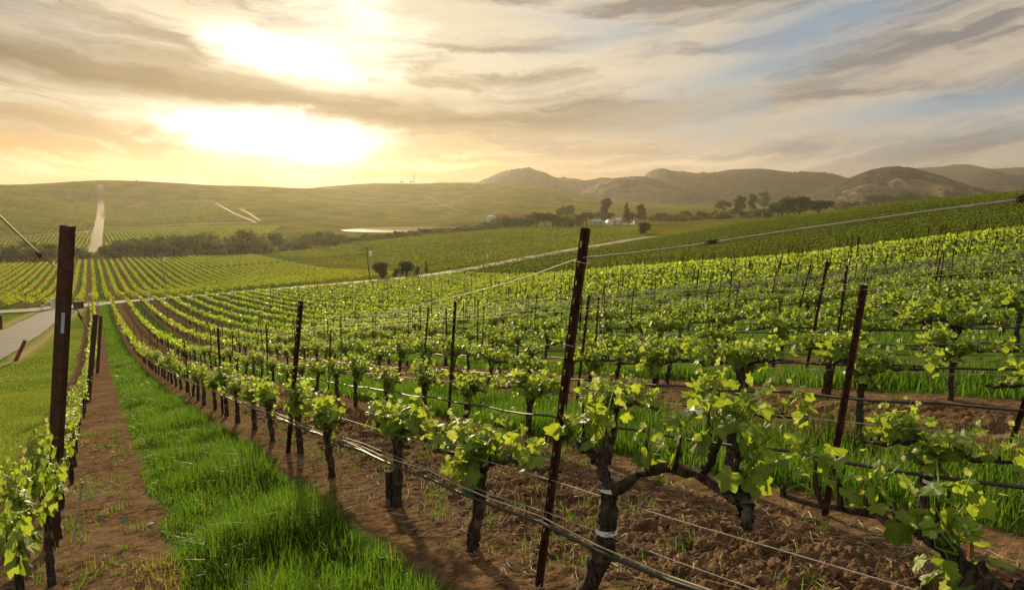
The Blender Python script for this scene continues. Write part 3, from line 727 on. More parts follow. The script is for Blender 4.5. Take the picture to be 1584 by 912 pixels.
VA, LA_ = special_vine('thick gnarled grapevine beside the tall leaning post with one arm sagging to the right', 2.78, 2.10,
    [(934, 850), (940, 800), (944, 742)],
    [([(944, 760), (930, 722), (912, 700), (896, 690)], (.034, .020)), ([(944, 770), (968, 745), (1005, 727), (1045, 723), (1085, 738), (1120, 762), (1150, 783), (1156, 804)], (.030, .022)),
     ([(1118, 760), (1136, 745), (1141, 712), (1138, 690)], (.024, .017)), ([(1085, 738), (1094, 720), (1104, 704)], (.019, .013)), ([(1146, 745), (1150, 775), (1157, 802)], (.03, .030))],
    [(896, 692, 875, 655, 3, .0), (905, 697, 902, 620, 3, .03), (912, 700, 925, 640, 3, .02), (925, 715, 940, 650, 2, .0), (1002, 727, 1004, 662, 4, .02), (1045, 722, 1052, 655, 4, -.02),
     (1104, 704, 1096, 640, 3, .02), (1104, 704, 1118, 660, 2, .0), (1138, 692, 1142, 640, 4, .0), (1141, 712, 1160, 690, 2, .02), (1146, 745, 1150, 735, 2, -.03)], .052, 61, .070)
for z in (.40, .64):
    c = LA_(*((938, 818) if z < .5 else (945, 752))); mb = MB(); mb.tube([c-[0, 0, .013], c+[0, 0, .013]], .057 if z < .5 else .062, 14, 0, cap=False); mb.obj('white_band', M['white'], [q for q in VA.children if q.name.startswith('trunk')][0])
special_vine('grapevine at the lower right with a long bare arm and bright leaves', .72, 2.10, [(1570, 1010), (1545, 930), (1500, 892)],
    [([(1540, 925), (1495, 880), (1450, 845), (1400, 815), (1340, 795), (1270, 780), (1212, 768)], (.022, .007)), ([(1560, 930), (1600, 900), (1660, 890)], (.03, .02))],
    [(1212, 768, 1222, 742, 2, .0), (1272, 780, 1262, 712, 3, .02), (1300, 787, 1296, 740, 2, -.02), (1345, 796, 1345, 752, 3, .03), (1395, 812, 1384, 775, 2, .0), (1452, 846, 1452, 775, 3, .0), (1470, 862, 1462, 800, 3, .03), (1490, 880, 1475, 840, 3, -.02), (1500, 890, 1468, 880, 3, .02), (1520, 905, 1490, 890, 2, .02)], .044, 67, .054)

near_things = []
for n, (dist, i, u, x, y, z, X, Y) in enumerate(near_v):
    g = np.random.default_rng(n); fine = dist < 11
    me = (FINE if fine else COARSE)[int(g.integers(0, 7))]
    if i == 0: lab, grp = 'yellow-green grapevine in the single row between the dirt path and the lawn', 'vines of the leftmost row'
    else: lab, grp = f'leafy grapevine in the {ORD[i]} vine row right of the tall grass strip', f'vines of the {ORD[i]} row'
    if i in (1, 2): lab = f'leafy grapevine farther down the {ORD[i]} vine row right of the tall grass strip'
    if i == 1 and n < 40:
        k = int(np.argmin([abs(u-q) for q in ROW1_U]))
        if abs(u-ROW1_U[k]) < .3:
            lab = ['stout grapevine with a green tie on the trunk, just left of the tall leaning post', 'grapevine with a low stub beside its trunk, second left of the tall leaning post', 'grapevine with a broad spread of leaves, third left of the tall leaning post', 'grapevine just in front of the second post of the first row', 'grapevine with green tape at its foot just beyond the second post of the first row'][k]; grp = None
    if i == 2 and abs(u-2.05) < .4: lab, grp = 'dark thick-headed grapevine with a white band, rising from the tall grass at the right', None
    if i == 2 and abs(u-3.55) < .4: lab, grp = 'bushy grapevine behind the sagging arm in the second row', None
    r = make_vine(me, lab, grp, (x, y, z-.02), RZ_ROW + (math.pi if g.random() < .5 and False else 0) + g.normal(0, .06), float(np.clip(g.normal(1.0, .11), .78, 1.25)))
    if n % 2 and not fine: r.scale[1] = -1
    if i == 0: r.scale = (.95, .62, 1.06 if u < 8 else .92)
    if i == 1 and grp is None: r.scale = (1.02, 1.0, 1.04)
    near_things.append((r, i, u, dist))
    if lab.startswith('stout'):
        b = MB(); b.tube([(0, 0, .42), (-.005, 0, .46)], .060, 10, cap=False); o = b.obj('green_tie', M['tape'], r)
    if lab.startswith('dark thick'):
        b = MB(); b.tube([(-.02, 0, .50), (-.022, 0, .53)], .054, 10, cap=False); o = b.obj('white_band', M['white'], r)
    if lab.startswith('grapevine with a low stub'):
        b = MB(); b.tube([(.05, .05, -.05), (.055, .05, .15), (.05, .05, .33)], [.036, .03, .027], 8, rough=.3); o = b.obj('trunk_stub', M['bark'], r, True)

# the rest of the near block: too many to be single things
def far_vines():
    g = np.random.default_rng(3); mb = MB()
    A = np.array([(x, y, z, d) for d, i, u, x, y, z, X, Y in rest_v]); N = len(A)
    for lo, hi, k, s in ((0, 34, 60, .075), (34, 60, 34, .105), (60, 400, 20, .15)):
        B = A[(A[:, 3] >= lo) & (A[:, 3] < hi)]
        if not len(B): continue
        n = len(B)*k; c = np.repeat(B[:, :3], k, 0)
        al = g.uniform(-.72, .72, n); vig = np.repeat(np.clip(g.normal(.95, .24, len(B)), .35, 1.5), k)
        h = .62 + (.36*g.random(n)**1.2)*vig*(1-.35*np.abs(al)) - .10*(g.random(n) < .2); ac = g.normal(0, .11, n)
        lx, ly = al*D[0]+ac*NV[0], al*D[1]+ac*NV[1]
        p = c + np.stack([lx, ly, h-al*.08], 1)
        ax = g.normal(0, 1, (n, 3)); nr = g.normal(0, .7, (n, 3)) + [0, -.2, .5]
        ax /= np.linalg.norm(ax, axis=1, keepdims=True); b = np.cross(nr, ax); b /= np.linalg.norm(b, axis=1, keepdims=True)
        sz = (s*g.uniform(.55, 1.15, n))[:, None]
        q = np.stack([p-ax*sz, p-b*sz*.8, p+ax*sz, p+b*sz*.8], 1)
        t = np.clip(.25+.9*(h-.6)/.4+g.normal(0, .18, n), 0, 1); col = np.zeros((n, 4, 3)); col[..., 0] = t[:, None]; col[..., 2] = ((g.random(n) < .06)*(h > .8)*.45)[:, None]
        mb.add(q.reshape(-1, 3), np.arange(n*4).reshape(-1, 4), 0, col.reshape(-1, 3))
    # trunks as thin three-sided posts
    n = N; c = A[:, :3]; w = .05; hh = g.uniform(.58, .72, n)
    b = np.array([[-w, 0, 0], [w*.6, w, 0], [w*.6, -w, 0]]); lo = c[:, None]+b[None]-[0, 0, .05]; hi = c[:, None]+b[None]*.8+np.stack([-.1*D[0]*hh, -.1*D[1]*hh, hh], 1)[:, None]
    vv = np.concatenate([lo, hi], 1).reshape(-1, 3); f = np.array([[0, 1, 4, 3], [1, 2, 5, 4], [2, 0, 3, 5]])
    mb.add(vv, (f[None]+(np.arange(n)*6)[:, None, None]).reshape(-1, 4), 1)
    # bare arms along the wire
    vv = []; e = np.array([D[0], D[1], -.12])*.6; zz = np.array([0, 0, .03])
    for s in (-1, 1):
        a = c+np.array([0, 0, .64]); vv.append(np.stack([a, a+s*e, a+s*e+zz, a+zz], 1))
    vv = np.concatenate(vv); mb.add(vv.reshape(-1, 3), np.arange(len(vv)*4).reshape(-1, 4), 1)
    o = mb.obj('distant_vines', [M['leaf'], M['bark']])
    tag(o, 'mass of leafy vines filling the farther rows of the near hillside block', 'vines', kind='stuff')
far_vines()

# ------------------------------------------------------------------ posts
def angle_post(h, w1, w2, holes=.10, t=.004, ang=math.pi/2):
    """rolled steel post: two flanges meeting at an edge, real holes down one flange"""
    mb = MB()
    for (dx, dy), w, hol in (((1, 0), w1, True), ((math.cos(ang), math.sin(ang)), w2, False)):
        n = max(2, int(h/ (holes/3))); zs = np.linspace(0, h, n+1); xs = np.array([0, .52, .78, 1.])*w
        for side in (0, 1):
            off = np.array([-dy, dx, 0])*(t if side else 0)
            v = np.array([[dx*x, dy*x, z] for z in zs for x in xs]) + off; f = []
            for k in range(n):
                for j in range(3):
                    if hol and j == 1 and k % 3 == 1 and k > n*.25: continue
                    a = k*4+j; q = [a, a+1, a+5, a+4]; f.append(q if not side else q[::-1])
            mb.add(v, f)
        o1 = np.array([-dy, dx, 0])*t; e = []
        for x in (0, w): e += [[dx*x, dy*x, 0], [dx*x, dy*x, h], list(np.array([dx*x, dy*x, h])+o1), list(np.array([dx*x, dy*x, 0])+o1)]
        mb.add(e, [[0, 1, 2, 3], [7, 6, 5, 4]])
        mb.add([[0, 0, h], [dx*w, dy*w, h], list(np.array([dx*w, dy*w, h])+o1), list(np.array([0, 0, h])+o1)], [[0, 1, 2, 3]])
    return mb
def place(o, base, top, rz=0.):
    """stand an upright object of unit axis z along base->top"""
    from mathutils import Vector, Quaternion
    d = Vector([float(k) for k in (np.array(top)-np.array(base))]); q = Vector((0, 0, 1)).rotation_difference(d)
    o.rotation_mode = 'QUATERNION'; o.rotation_quaternion = q @ Quaternion((0, 0, 1), rz); o.location = [float(k) for k in base]
def channel_post(h, w, dp, t=.006):
    mb = MB(); prof = [(-w/2, dp), (-w/2, 0), (w/2, 0), (w/2, dp), (w/2-t, dp), (w/2-t, t), (-w/2+t, t), (-w/2+t, dp)]
    n = 40; zs = np.linspace(0, h, n+1)
    g = np.random.default_rng(4)
    v = np.array([[x, y, z] for z in zs for x, y in prof]); k = len(prof)
    f = [[a*k+j, a*k+(j+1) % k, (a+1)*k+(j+1) % k, (a+1)*k+j] for a in range(n) for j in range(k)]
    mb.add(v, f); b = n*k
    mb.add([[x, y, h] for x, y in prof], [[0, 1, 6, 7], [1, 2, 5, 6], [2, 3, 4, 5]])
    return mb
POSTS = []      # (row, u) of the posts built from pixels
def pixel_post(base, top, v, label, w1, w2, rz, kind='angle', same_depth=False, u=None):
    if u is None: b = hit(*base)
    else: bx, by = xy(u, v); b = np.array([bx, by, float(H(bx, by))])
    t = ray(*top)*(b[1]/ray(*top)[1]) if same_depth else rowplane(*top, v)
    h = float(np.linalg.norm(t-b)); dn = (t-b)/h; b = b - dn*.25
    mb = channel_post(h+.25, w1, w2) if kind == 'channel' else angle_post(h+.25, w1, w2)
    o = mb.obj('vineyard_post', M['rust']); tag(o, label, 'post'); place(o, b, t, rz); return o, b, t
PR, pb, PR_top = pixel_post((835, 905), (908, 352), 2.10, 'tall leaning rust-brown steel post with holes along its edge, right of centre', .034, .034, R(200))
P2, _, P2_top = pixel_post((447, 700), (467, 465), 2.10, 'second rusty post of the first vine row, grey at its foot', .044, .044, R(215))
P0, p0b_, P0_top = pixel_post((74, 850), (100, 349), -.47, 'thick dark rust-brown channel post closest to the left edge', .086, .070, R(-4), 'channel', True)
PQ, _, PQ_top = pixel_post((135, 622), (147, 486), -.47, 'dark short-looking post behind the thick left post, wire ends curling on it', .115, .09, R(8), 'channel', True)
PS, _, PS_top = pixel_post((150, 577), (155.5, 489), -.24, 'dark post standing farthest down the leftmost row', .12, .09, R(8), 'channel', True)
PT, _, PT_top = pixel_post((1289, 785), (1336, 440), 4.23, 'rusty leaning post of the second row standing before tall grass at the right', .031, .031, R(205), u=2.69)
mb = MB(); mb.box((.030, -.004, .0), (.028, .003, .17)); ptch = mb.obj('grey_paint_patch', M['greyblue'], P0); ptch.location = (0, 0, 2.25)
def generic_post(h, s):
    return angle_post(h, s, s, .12)
GP = [generic_post(h, s).mesh('post', M['rust']) for h, s in ((1.95, .030), (1.85, .028), (2.1, .032))]
POSTROWS = []
for i in range(0, 64):
    v = row_v(i); g = np.random.default_rng(70+i)
    if i == 0: us = np.arange(48, 190, 7.)
    elif i == 1: us = np.arange(15.1, 190, 6.0)
    elif i == 2: us = np.concatenate([np.arange(2.69-24, 2.0, 6.0), np.arange(8.75, 190, 6.0)])
    elif i == 3: us = np.arange(2.46-36, 190, 6.0)
    else: us = np.arange(-60+g.uniform(0, 6), 190, 6.0)
    us = us+g.normal(0, .08, len(us)); x, y = xy(us, v); z = H(x, y); X, Y = proj(x, y, z)
    ok = inview(x, y, z+1.9, 30) & (y > 1.6) & ((y < near_limit(X)) | (y < 25)) & (y < 200)
    for a in np.nonzero(ok)[0]: POSTROWS.append((float(math.hypot(x[a], y[a])), i, float(us[a]), float(x[a]), float(y[a]), float(z[a])))
POSTROWS.sort()
def lean_of(i, g): return (-.18 if i < 4 else -.10)+g.normal(0, .035), g.normal(0, .03)
for n, (dist, i, u, x, y, z) in enumerate(POSTROWS[:290]):
    g = np.random.default_rng(4000+n); k = int(g.integers(0, 3)); h = (1.95, 1.85, 2.1)[k]
    o = link(bpy.data.objects.new('vineyard_post', GP[k])); lu, lv = lean_of(i, g)
    b = np.array([x, y, z-.15]); d = np.array([lu*D[0]+lv*NV[0], lu*D[1]+lv*NV[1], 1.]); place(o, b, b+d*h, R(205)+g.normal(0, .3))
    
    r = 'slim dark post in the leftmost vine row beyond the thick posts' if i == 0 else f'slim rusty steel post in the {ORD[i]} vine row right of the tall grass strip'
    if i in (1, 2): r = f'slim rusty steel post farther down the {ORD[i]} vine row right of the grass strip'
    tag(o, r, 'post', 'posts of the leftmost row' if i == 0 else f'posts of the {ORD[i]} row')
def far_posts():
    A = np.array([p[3:6] for p in POSTROWS[290:]]); g = np.random.default_rng(9); n = len(A); mb = MB()
    w = .03; h = g.uniform(1.65, 1.9, n); b = np.array([[-w, 0, 0], [w*.6, w, 0], [w*.6, -w, 0]])
    lo = A[:, None]+b[None]; tp = np.stack([-.10*D[0]*h+g.normal(0, .05, n), -.10*D[1]*h, h], 1); hi = lo+tp[:, None]
    f = np.array([[0, 1, 4, 3], [1, 2, 5, 4], [2, 0, 3, 5], [3, 4, 5, 5]])[:3]
    mb.add(np.concatenate([lo, hi], 1).reshape(-1, 3), (f[None]+(np.arange(n)*6)[:, None, None]).reshape(-1, 4))
    tag(mb.obj('distant_posts', M['rust']), 'hundreds of slim posts standing in the farther vine rows', 'posts', kind='stuff')
if len(POSTROWS) > 290: far_posts()
# short stakes
def stake(base, top, label, m, w=.04):
    b = hit(*base); t = ray(*top)*(b[1]/ray(*top)[1]); mb = MB(); h = float(np.linalg.norm(t-b)); mb.box((0, 0, h/2-.1), (w, w, h+.2)); mb.box((0, 0, h+.006), (w*1.15, w*1.15, .012))
    o = mb.obj('stake', M[m]); tag(o, label, 'stake'); place(o, b, t); return o
stake((24, 558), (39, 526), 'short red-brown stake beside the gravel driveway', 'red', .16)
stake((2, 509), (1, 488), 'short brown stake at the far left edge of the driveway', 'rust', .16)
stake((1501, 862), (1502, 808), 'short rusty stake stuck in the soil at the lower right', 'red', .022)

# ------------------------------------------------------------------ wires and hoses along the rows
def row_line(name, i, u0, u1, h, r, m, label, cat, sag=.0, wob=.0, n=None, dv=0., seed=0, seg=.5, off=None):
    us = np.arange(u0, u1, seg); v = row_v(i)+dv; g = np.random.default_rng(seed)
    lean = -.14*h if h > 1 else -.05*h
    w = wob*(vnoise(us*1.1, us*0+seed, seed)-.5)*2; wz = wob*(vnoise(us*.9, us*0+seed, seed+5)-.5)*2
    x, y = xy(us+lean, v+w); x0, y0 = xy(us, v); z = H(x0, y0)+h+wz - sag*np.abs(np.sin(us*math.pi/1.5))
    if off is not None: z = z + np.interp(us, *off)
    mb = MB(); mb.tube(np.stack([x, y, z], 1), r, 5); o = mb.obj(name, M[m], smooth=True)
    return tag(o, label, cat)
row_line('drip_hose', 1, -1.5, 60, .47, .011, 'hose', 'black drip hose strung low along the first vine row', 'hose', .02, .012, dv=-.07, seed=3)
row_line('training_wire', 1, -1.5, 40, .50, .0045, 'cord', 'pale dry cane tied along the hose of the first vine row', 'cane', .01, .03, dv=-.085, seed=5)
row_line('training_wire', 1, 3.2, 16, .485, .0050, 'cord', 'second pale cane twisted round the hose left of the tall leaning post', 'cane', .01, .035, dv=-.06, seed=8)
row_line('training_wire', 1, -1.5, 30, .535, .0022, 'wire', 'thin wire running just above the hose of the first vine row', 'wire', .012, .012, dv=-.05, seed=11)
for i in range(2, 9):
    row_line('drip_hose', i, -8-3*i, 50, .44, .011+.002*i*.5, 'hose', f'black drip hose strung low along the {ORD[i]} vine row', 'hose', .025, .015, dv=-.06, seed=20+i)
for i in range(1, 10):
    if i > 1: row_line('catch_wire', i, -8-3*i, 45, 1.62 if i > 1 else 1.8, .0022+.0003*i, 'wire', f'thin straight top wire of the {ORD[i]} vine row', 'wire', 0, .01, seed=40+i)
    row_line('cordon_wire', i, -6-3*i, 40, .70, .0020+.0003*i, 'wire', f'thin wire at leaf height in the {ORD[i]} vine row', 'wire', 0, .008, seed=60+i)
# the top wire through the tall leaning post, and its twisted knots
def pix_wire(pts, v, r, m, label, name='catch_wire', knots=()):
    p = bez([rowplane(X, Y, v) for X, Y in pts], 60); mb = MB(); mb.tube(p, r, 6); o = mb.obj(name, M[m], smooth=True); tag(o, label, 'wire')
    for k, (X, Y, w) in enumerate(knots):
        c = rowplane(X, Y, v); b = MB(); L = np.linalg.norm(rowplane(X-w, Y, v)-c); t = np.linspace(-1, 1, 40)
        dirv = (rowplane(X+20, Y-2.8, v)-c); dirv /= np.linalg.norm(dirv); n1 = np.cross(dirv, [0, 0, 1]); n1 /= np.linalg.norm(n1); n2 = np.cross(dirv, n1)
        rr = .007*(1+.5*np.sin(t*9))
        b.tube(c+dirv*(t*L)[:, None]+n1*(rr*np.cos(t*38))[:, None]+n2*(rr*np.sin(t*38))[:, None], .0035, 5)
        ko = b.obj('wire_twist', M['rust'], o)
    return o
pix_wire([(470, 512), (560, 493), (640, 474), (720, 455), (800, 433), (880, 405), (904, 398)], 2.10, .0032, 'wire', 'bright top wire from the tall leaning post down the first row')
pix_wire([(904, 398), (960, 393), (1060, 381), (1200, 360), (1400, 332), (1584, 308), (1750, 286)], 2.10, .0042, 'wire', 'bright top wire rising from the tall leaning post to the right edge', knots=((1100, 374.5, 9), (1582, 308, 8)))
def left_wire():
    yd = P0_top[1]; a = ray(86, 412)*(yd/ray(86, 412)[1])
    def q(X, Y, d): return ray(X, Y)*(d/ray(X, Y)[1])
    p = bez([a, q(70, 400, yd*.93), q(40, 373, yd*.80), q(0, 335, yd*.66), q(-40, 297, yd*.55), q(-160, 190, yd*.38)], 40)
    mb = MB(); mb.tube(p, .006, 6); o = mb.obj('catch_wire', M['wire'], smooth=True); tag(o, 'thick wire from the upper left edge down to the thick left post', 'wire')
    c = q(60, 394, yd*.89); t = np.linspace(0, 1, 30)[:, None]; b = MB()
    b.tube(c+np.array([.02, 0, -.02])*(t-.5)+.011*np.c_[np.cos(t*30), np.sin(t*30), np.sin(t*22)], .004, 5); b.tube(bez([c, c+[-.03, 0, -.03], c+[-.05, .01, -.06]], 8), .0035, 5); b.obj('wire_twist', M['rust'], o)
left_wire()
def loose_wire():
    b = MB(); yd = PQ_top[1]
    def q(X, Y): return ray(X, Y)*(yd/ray(X, Y)[1])
    b.tube(bez([q(112, 462), q(117, 475), q(121, 481), q(125, 491), q(130, 502), q(138, 510), q(143, 513)], 24), .014, 5)
    t = np.linspace(0, 1, 24)[:, None]; c = q(124, 489); b.tube(c+np.array([.12, 0, -.15])*(t-.5)+.035*np.c_[np.cos(t*26), np.sin(t*20), np.sin(t*26)], .014, 5)
    tag(b.obj('loose_wire', M['rust']), 'curled loose wire end hanging at the dark post behind the thick left post', 'wire')
loose_wire()
def wrap(o_name, P, frac, rad, parent, m='wire'):
    b = MB(); t = np.linspace(0, 1, 26)[:, None]*2*math.pi
    b.tube(np.c_[rad*np.cos(t)+.012, rad*np.sin(t)+.012, .004*np.sin(t*2)], .0025, 5, cap=False); o = b.obj(o_name, M[m], parent); o.location = (0, 0, frac); return o
hR = float(np.linalg.norm(PR_top-pb)); wrap('wire_clip', PR, hR-.17, .034, PR); wrap('wire_clip', PR, hR-.62, .034, PR); wrap('wire_clip', P2, 1.7, .04, P2)
# ------------------------------------------------------------------ grass, weeds, twigs and clods
def blades(mb, x, y, z, h, w, g, lean=.45, tint=None, yellow=0., segs=3):
    n = len(x); an = g.uniform(0, 6.283, n); dx, dy = np.cos(an), np.sin(an); bend = np.clip(np.abs(g.normal(0, lean, n)), 0, 1.0)
    fa = an+g.uniform(-1.2, 1.2, n)+math.pi/2; wx, wy = np.cos(fa), np.sin(fa)
    ks = np.linspace(0, 1, segs+1); vs = []
    for k in ks:
        b = bend*k*k; zz = h*k*(1-.42*np.clip(bend, 0, 1.6)*k*k*.6); ww = w*(1-k**1.6)*.5+.0004
        cx, cy2 = x+dx*b*h*.8, y+dy*b*h*.8
        vs.append(np.stack([cx-wx*ww, cy2-wy*ww, z+zz], 1)); vs.append(np.stack([cx+wx*ww, cy2+wy*ww, z+zz], 1))
    v = np.stack(vs, 1); m = 2*(segs+1); f = np.array([[2*k, 2*k+1, 2*k+3, 2*k+2] for k in range(segs)])
    col = np.zeros((n, m, 3)); tint = g.random(n) if tint is None else tint
    col[..., 0] = np.clip(np.repeat(tint[:, None], m, 1), 0, 1); col[..., 1] = np.broadcast_to(np.asarray(yellow), (n,))[:, None]
    mb.add(v.reshape(-1, 3), (f[None]+(np.arange(n)*m)[:, None, None]).reshape(-1, 4), 0, col.reshape(-1, 3))
def scatter(u0, u1, v0, v1, dens, g):
    n = int((u1-u0)*(v1-v0)*dens); u = g.uniform(u0, u1, n); v = g.uniform(v0, v1, n); x, y = xy(u, v); return u, v, x, y
def build_grass():
    g = np.random.default_rng(77); mb = MB()
    # the tall strip between the two nearest rows
    for u0, u1, dens, w, segs in ((2.0, 7., 2300, .0095, 3), (7., 13., 1700, .010, 3), (13., 24., 1000, .012, 2), (24., 48., 420, .020, 2), (48, 145, 130, .04, 1)):
        u, v, x, y = scatter(u0, u1, .25, 1.95, dens, g)
        e = fbm(u*1.3, v*1.3, 3, 4); ed = fbm(u*2.2, u*0+3, 2, 8)
        lo = .36+.22*(ed-.5); hi = np.interp(u, [2, 4, 10, 28, 60], [1.42, 1.52, 1.70, 1.74, 1.70])+.35*(fbm(u*1.7, u*0, 2, 2)-.5)
        k = (v > lo) & (v < hi) & (g.random(len(u)) < .02+1.5*e); u, v, x, y, e = u[k], v[k], x[k], y[k], e[k]
        z = H(x, y)-.01; k = inview(x, y, z+.3, 30); u, x, y, z, e, v = u[k], x[k], y[k], z[k], e[k], v[k]
        edge = np.clip(np.minimum(v-.30, 1.85-v)/.3, .35, 1)
        h = (.06+.10*e+.42*np.clip(e-.3, 0, 1))*g.uniform(.5, 1.4, len(u))*edge
        blades(mb, x, y, z, h, w*g.uniform(.6, 1.3, len(u)), g, .62, np.clip(.05+.75*e+g.normal(0, .30, len(u)), 0, 1), (g.random(len(u)) < .03)*g.uniform(.3, 1., len(u)), segs)
    # the other grassed lanes
    for i in (2, 4, 6, 7, 8, 9, 10, 11, 12, 13, 14, 15, 16, 18, 20):
        v0 = row_v(i)+.36; v1 = row_v(i)+ROW-.42; odd = i % 2 and .55 or 1.
        for u0, u1, dens, w, segs in ((-30, 14, (1500 if i == 2 else 560 if i == 4 else 300)*odd, .010 if i == 2 else .016 if i == 4 else .022, 3 if i == 2 else 2), (14, 34, 260, .022, 2), (34, 130, 70 if i < 12 else 20, .05, 1)):
            u, v, x, y = scatter(u0, u1, v0, v1, dens, g); z = H(x, y)-.01; X, _ = proj(x, y, z)
            k = inview(x, y, z+.3, 20) & (y > 1.5) & (y < near_limit(X)) & (np.hypot(x, y) < 75); u, v, x, y, z = u[k], v[k], x[k], y[k], z[k]
            e = fbm(u*1.1, v*1.3, 3, 14)
            kk = g.random(len(u)) < .15+1.4*e; u, v, x, y, z, e = [q[kk] for q in (u, v, x, y, z, e)]
            h = (.10+.12*e+.34*np.clip(e-.3, 0, 1))*g.uniform(.5, 1.35, len(u))*(1.15 if i == 2 else .95)*odd
            blades(mb, x, y, z, h, w*g.uniform(.6, 1.3, len(u)), g, .5, np.clip(.15+.7*e+g.normal(0, .2, len(u)), 0, 1), (g.random(len(u)) < .015)*1., segs)
    o = mb.obj('grass', M['blade']); tag(o, 'tall bright green grass growing in every second lane between the vines', 'grass', kind='stuff')
    # mown grass left of the vineyard
    mb = MB()
    for u0, u1, dens, w in ((3, 14, 900, .008), (14, 32, 420, .016), (32, 80, 80, .04)):
        u, v, x, y = scatter(u0, u1, -9 if u0 < 30 else -10, -1.0, dens, g); e = fbm(x*.8, y*.8, 3, 5)-.5; m = fbm(u*.55, v*1.2, 4, 19)
        k = (v < -1.25+.7*e) & (g.random(len(u)) < .25+1.1*m); u, v, x, y, m = u[k], v[k], x[k], y[k], m[k]; z = H(x, y)-.005
        k = inview(x, y, z, 20) & (polydist(x, y, DRIVEW) > 2.9); u, x, y, z, m = u[k], x[k], y[k], z[k], m[k]
        blades(mb, x, y, z, g.uniform(.03, .09, len(u))*(.6+m), w*g.uniform(.6, 1.3, len(u)), g, .9, np.clip(m*1.1+g.normal(0, .2, len(u)), 0, 1), np.clip(.25*(.6-m)*2, 0, .5), 1)
    tag(mb.obj('lawn_grass', M['lawn']), 'short mown grass sloping down beside the leftmost vine row', 'grass', kind='stuff')
    # weeds on the bare soil
    mb = MB()
    for n, (u0, u1, v0, v1, k) in enumerate(((1.2, 9, 2.3, 4.1, 130), (9, 30, 2.2, 4.2, 190), (2, 12, 4.2, 4.7, 50), (-6, 14, 6.5, 8.4, 200), (3, 16, -.9, .3, 90))):
        for _ in range(k):
            u, v = g.uniform(u0, u1), g.uniform(v0, v1); m = int(g.integers(8, 26)); s = g.uniform(.03, .10)
            x, y = xy(u+g.normal(0, s, m), v+g.normal(0, s, m)); z = H(x, y)-.005
            blades(mb, x, y, z, g.uniform(.04, .15, m), g.uniform(.004, .009, m), g, .9, np.clip(g.normal(.55, .25, m), 0, 1), float(g.random() < .15)*.8, 2)
    for (X, Y, s, k) in ((250, 878, .10, 130), (215, 690, .12, 90), (205, 640, .16, 90), (190, 590, .2, 90), (262, 900, .12, 70)):
        c = hit(X, Y); m = k; x = c[0]+g.normal(0, s, m); y = c[1]+g.normal(0, s, m); z = H(x, y)-.005
        blades(mb, x, y, z, g.uniform(.04, .13, m), g.uniform(.006, .012, m), g, 1.1, g.random(m), g.uniform(.45, 1., m), 2)
    tag(mb.obj('weeds', M['blade']), 'scattered small green and dry orange weeds on the bare soil', 'weeds', kind='stuff')
build_grass()
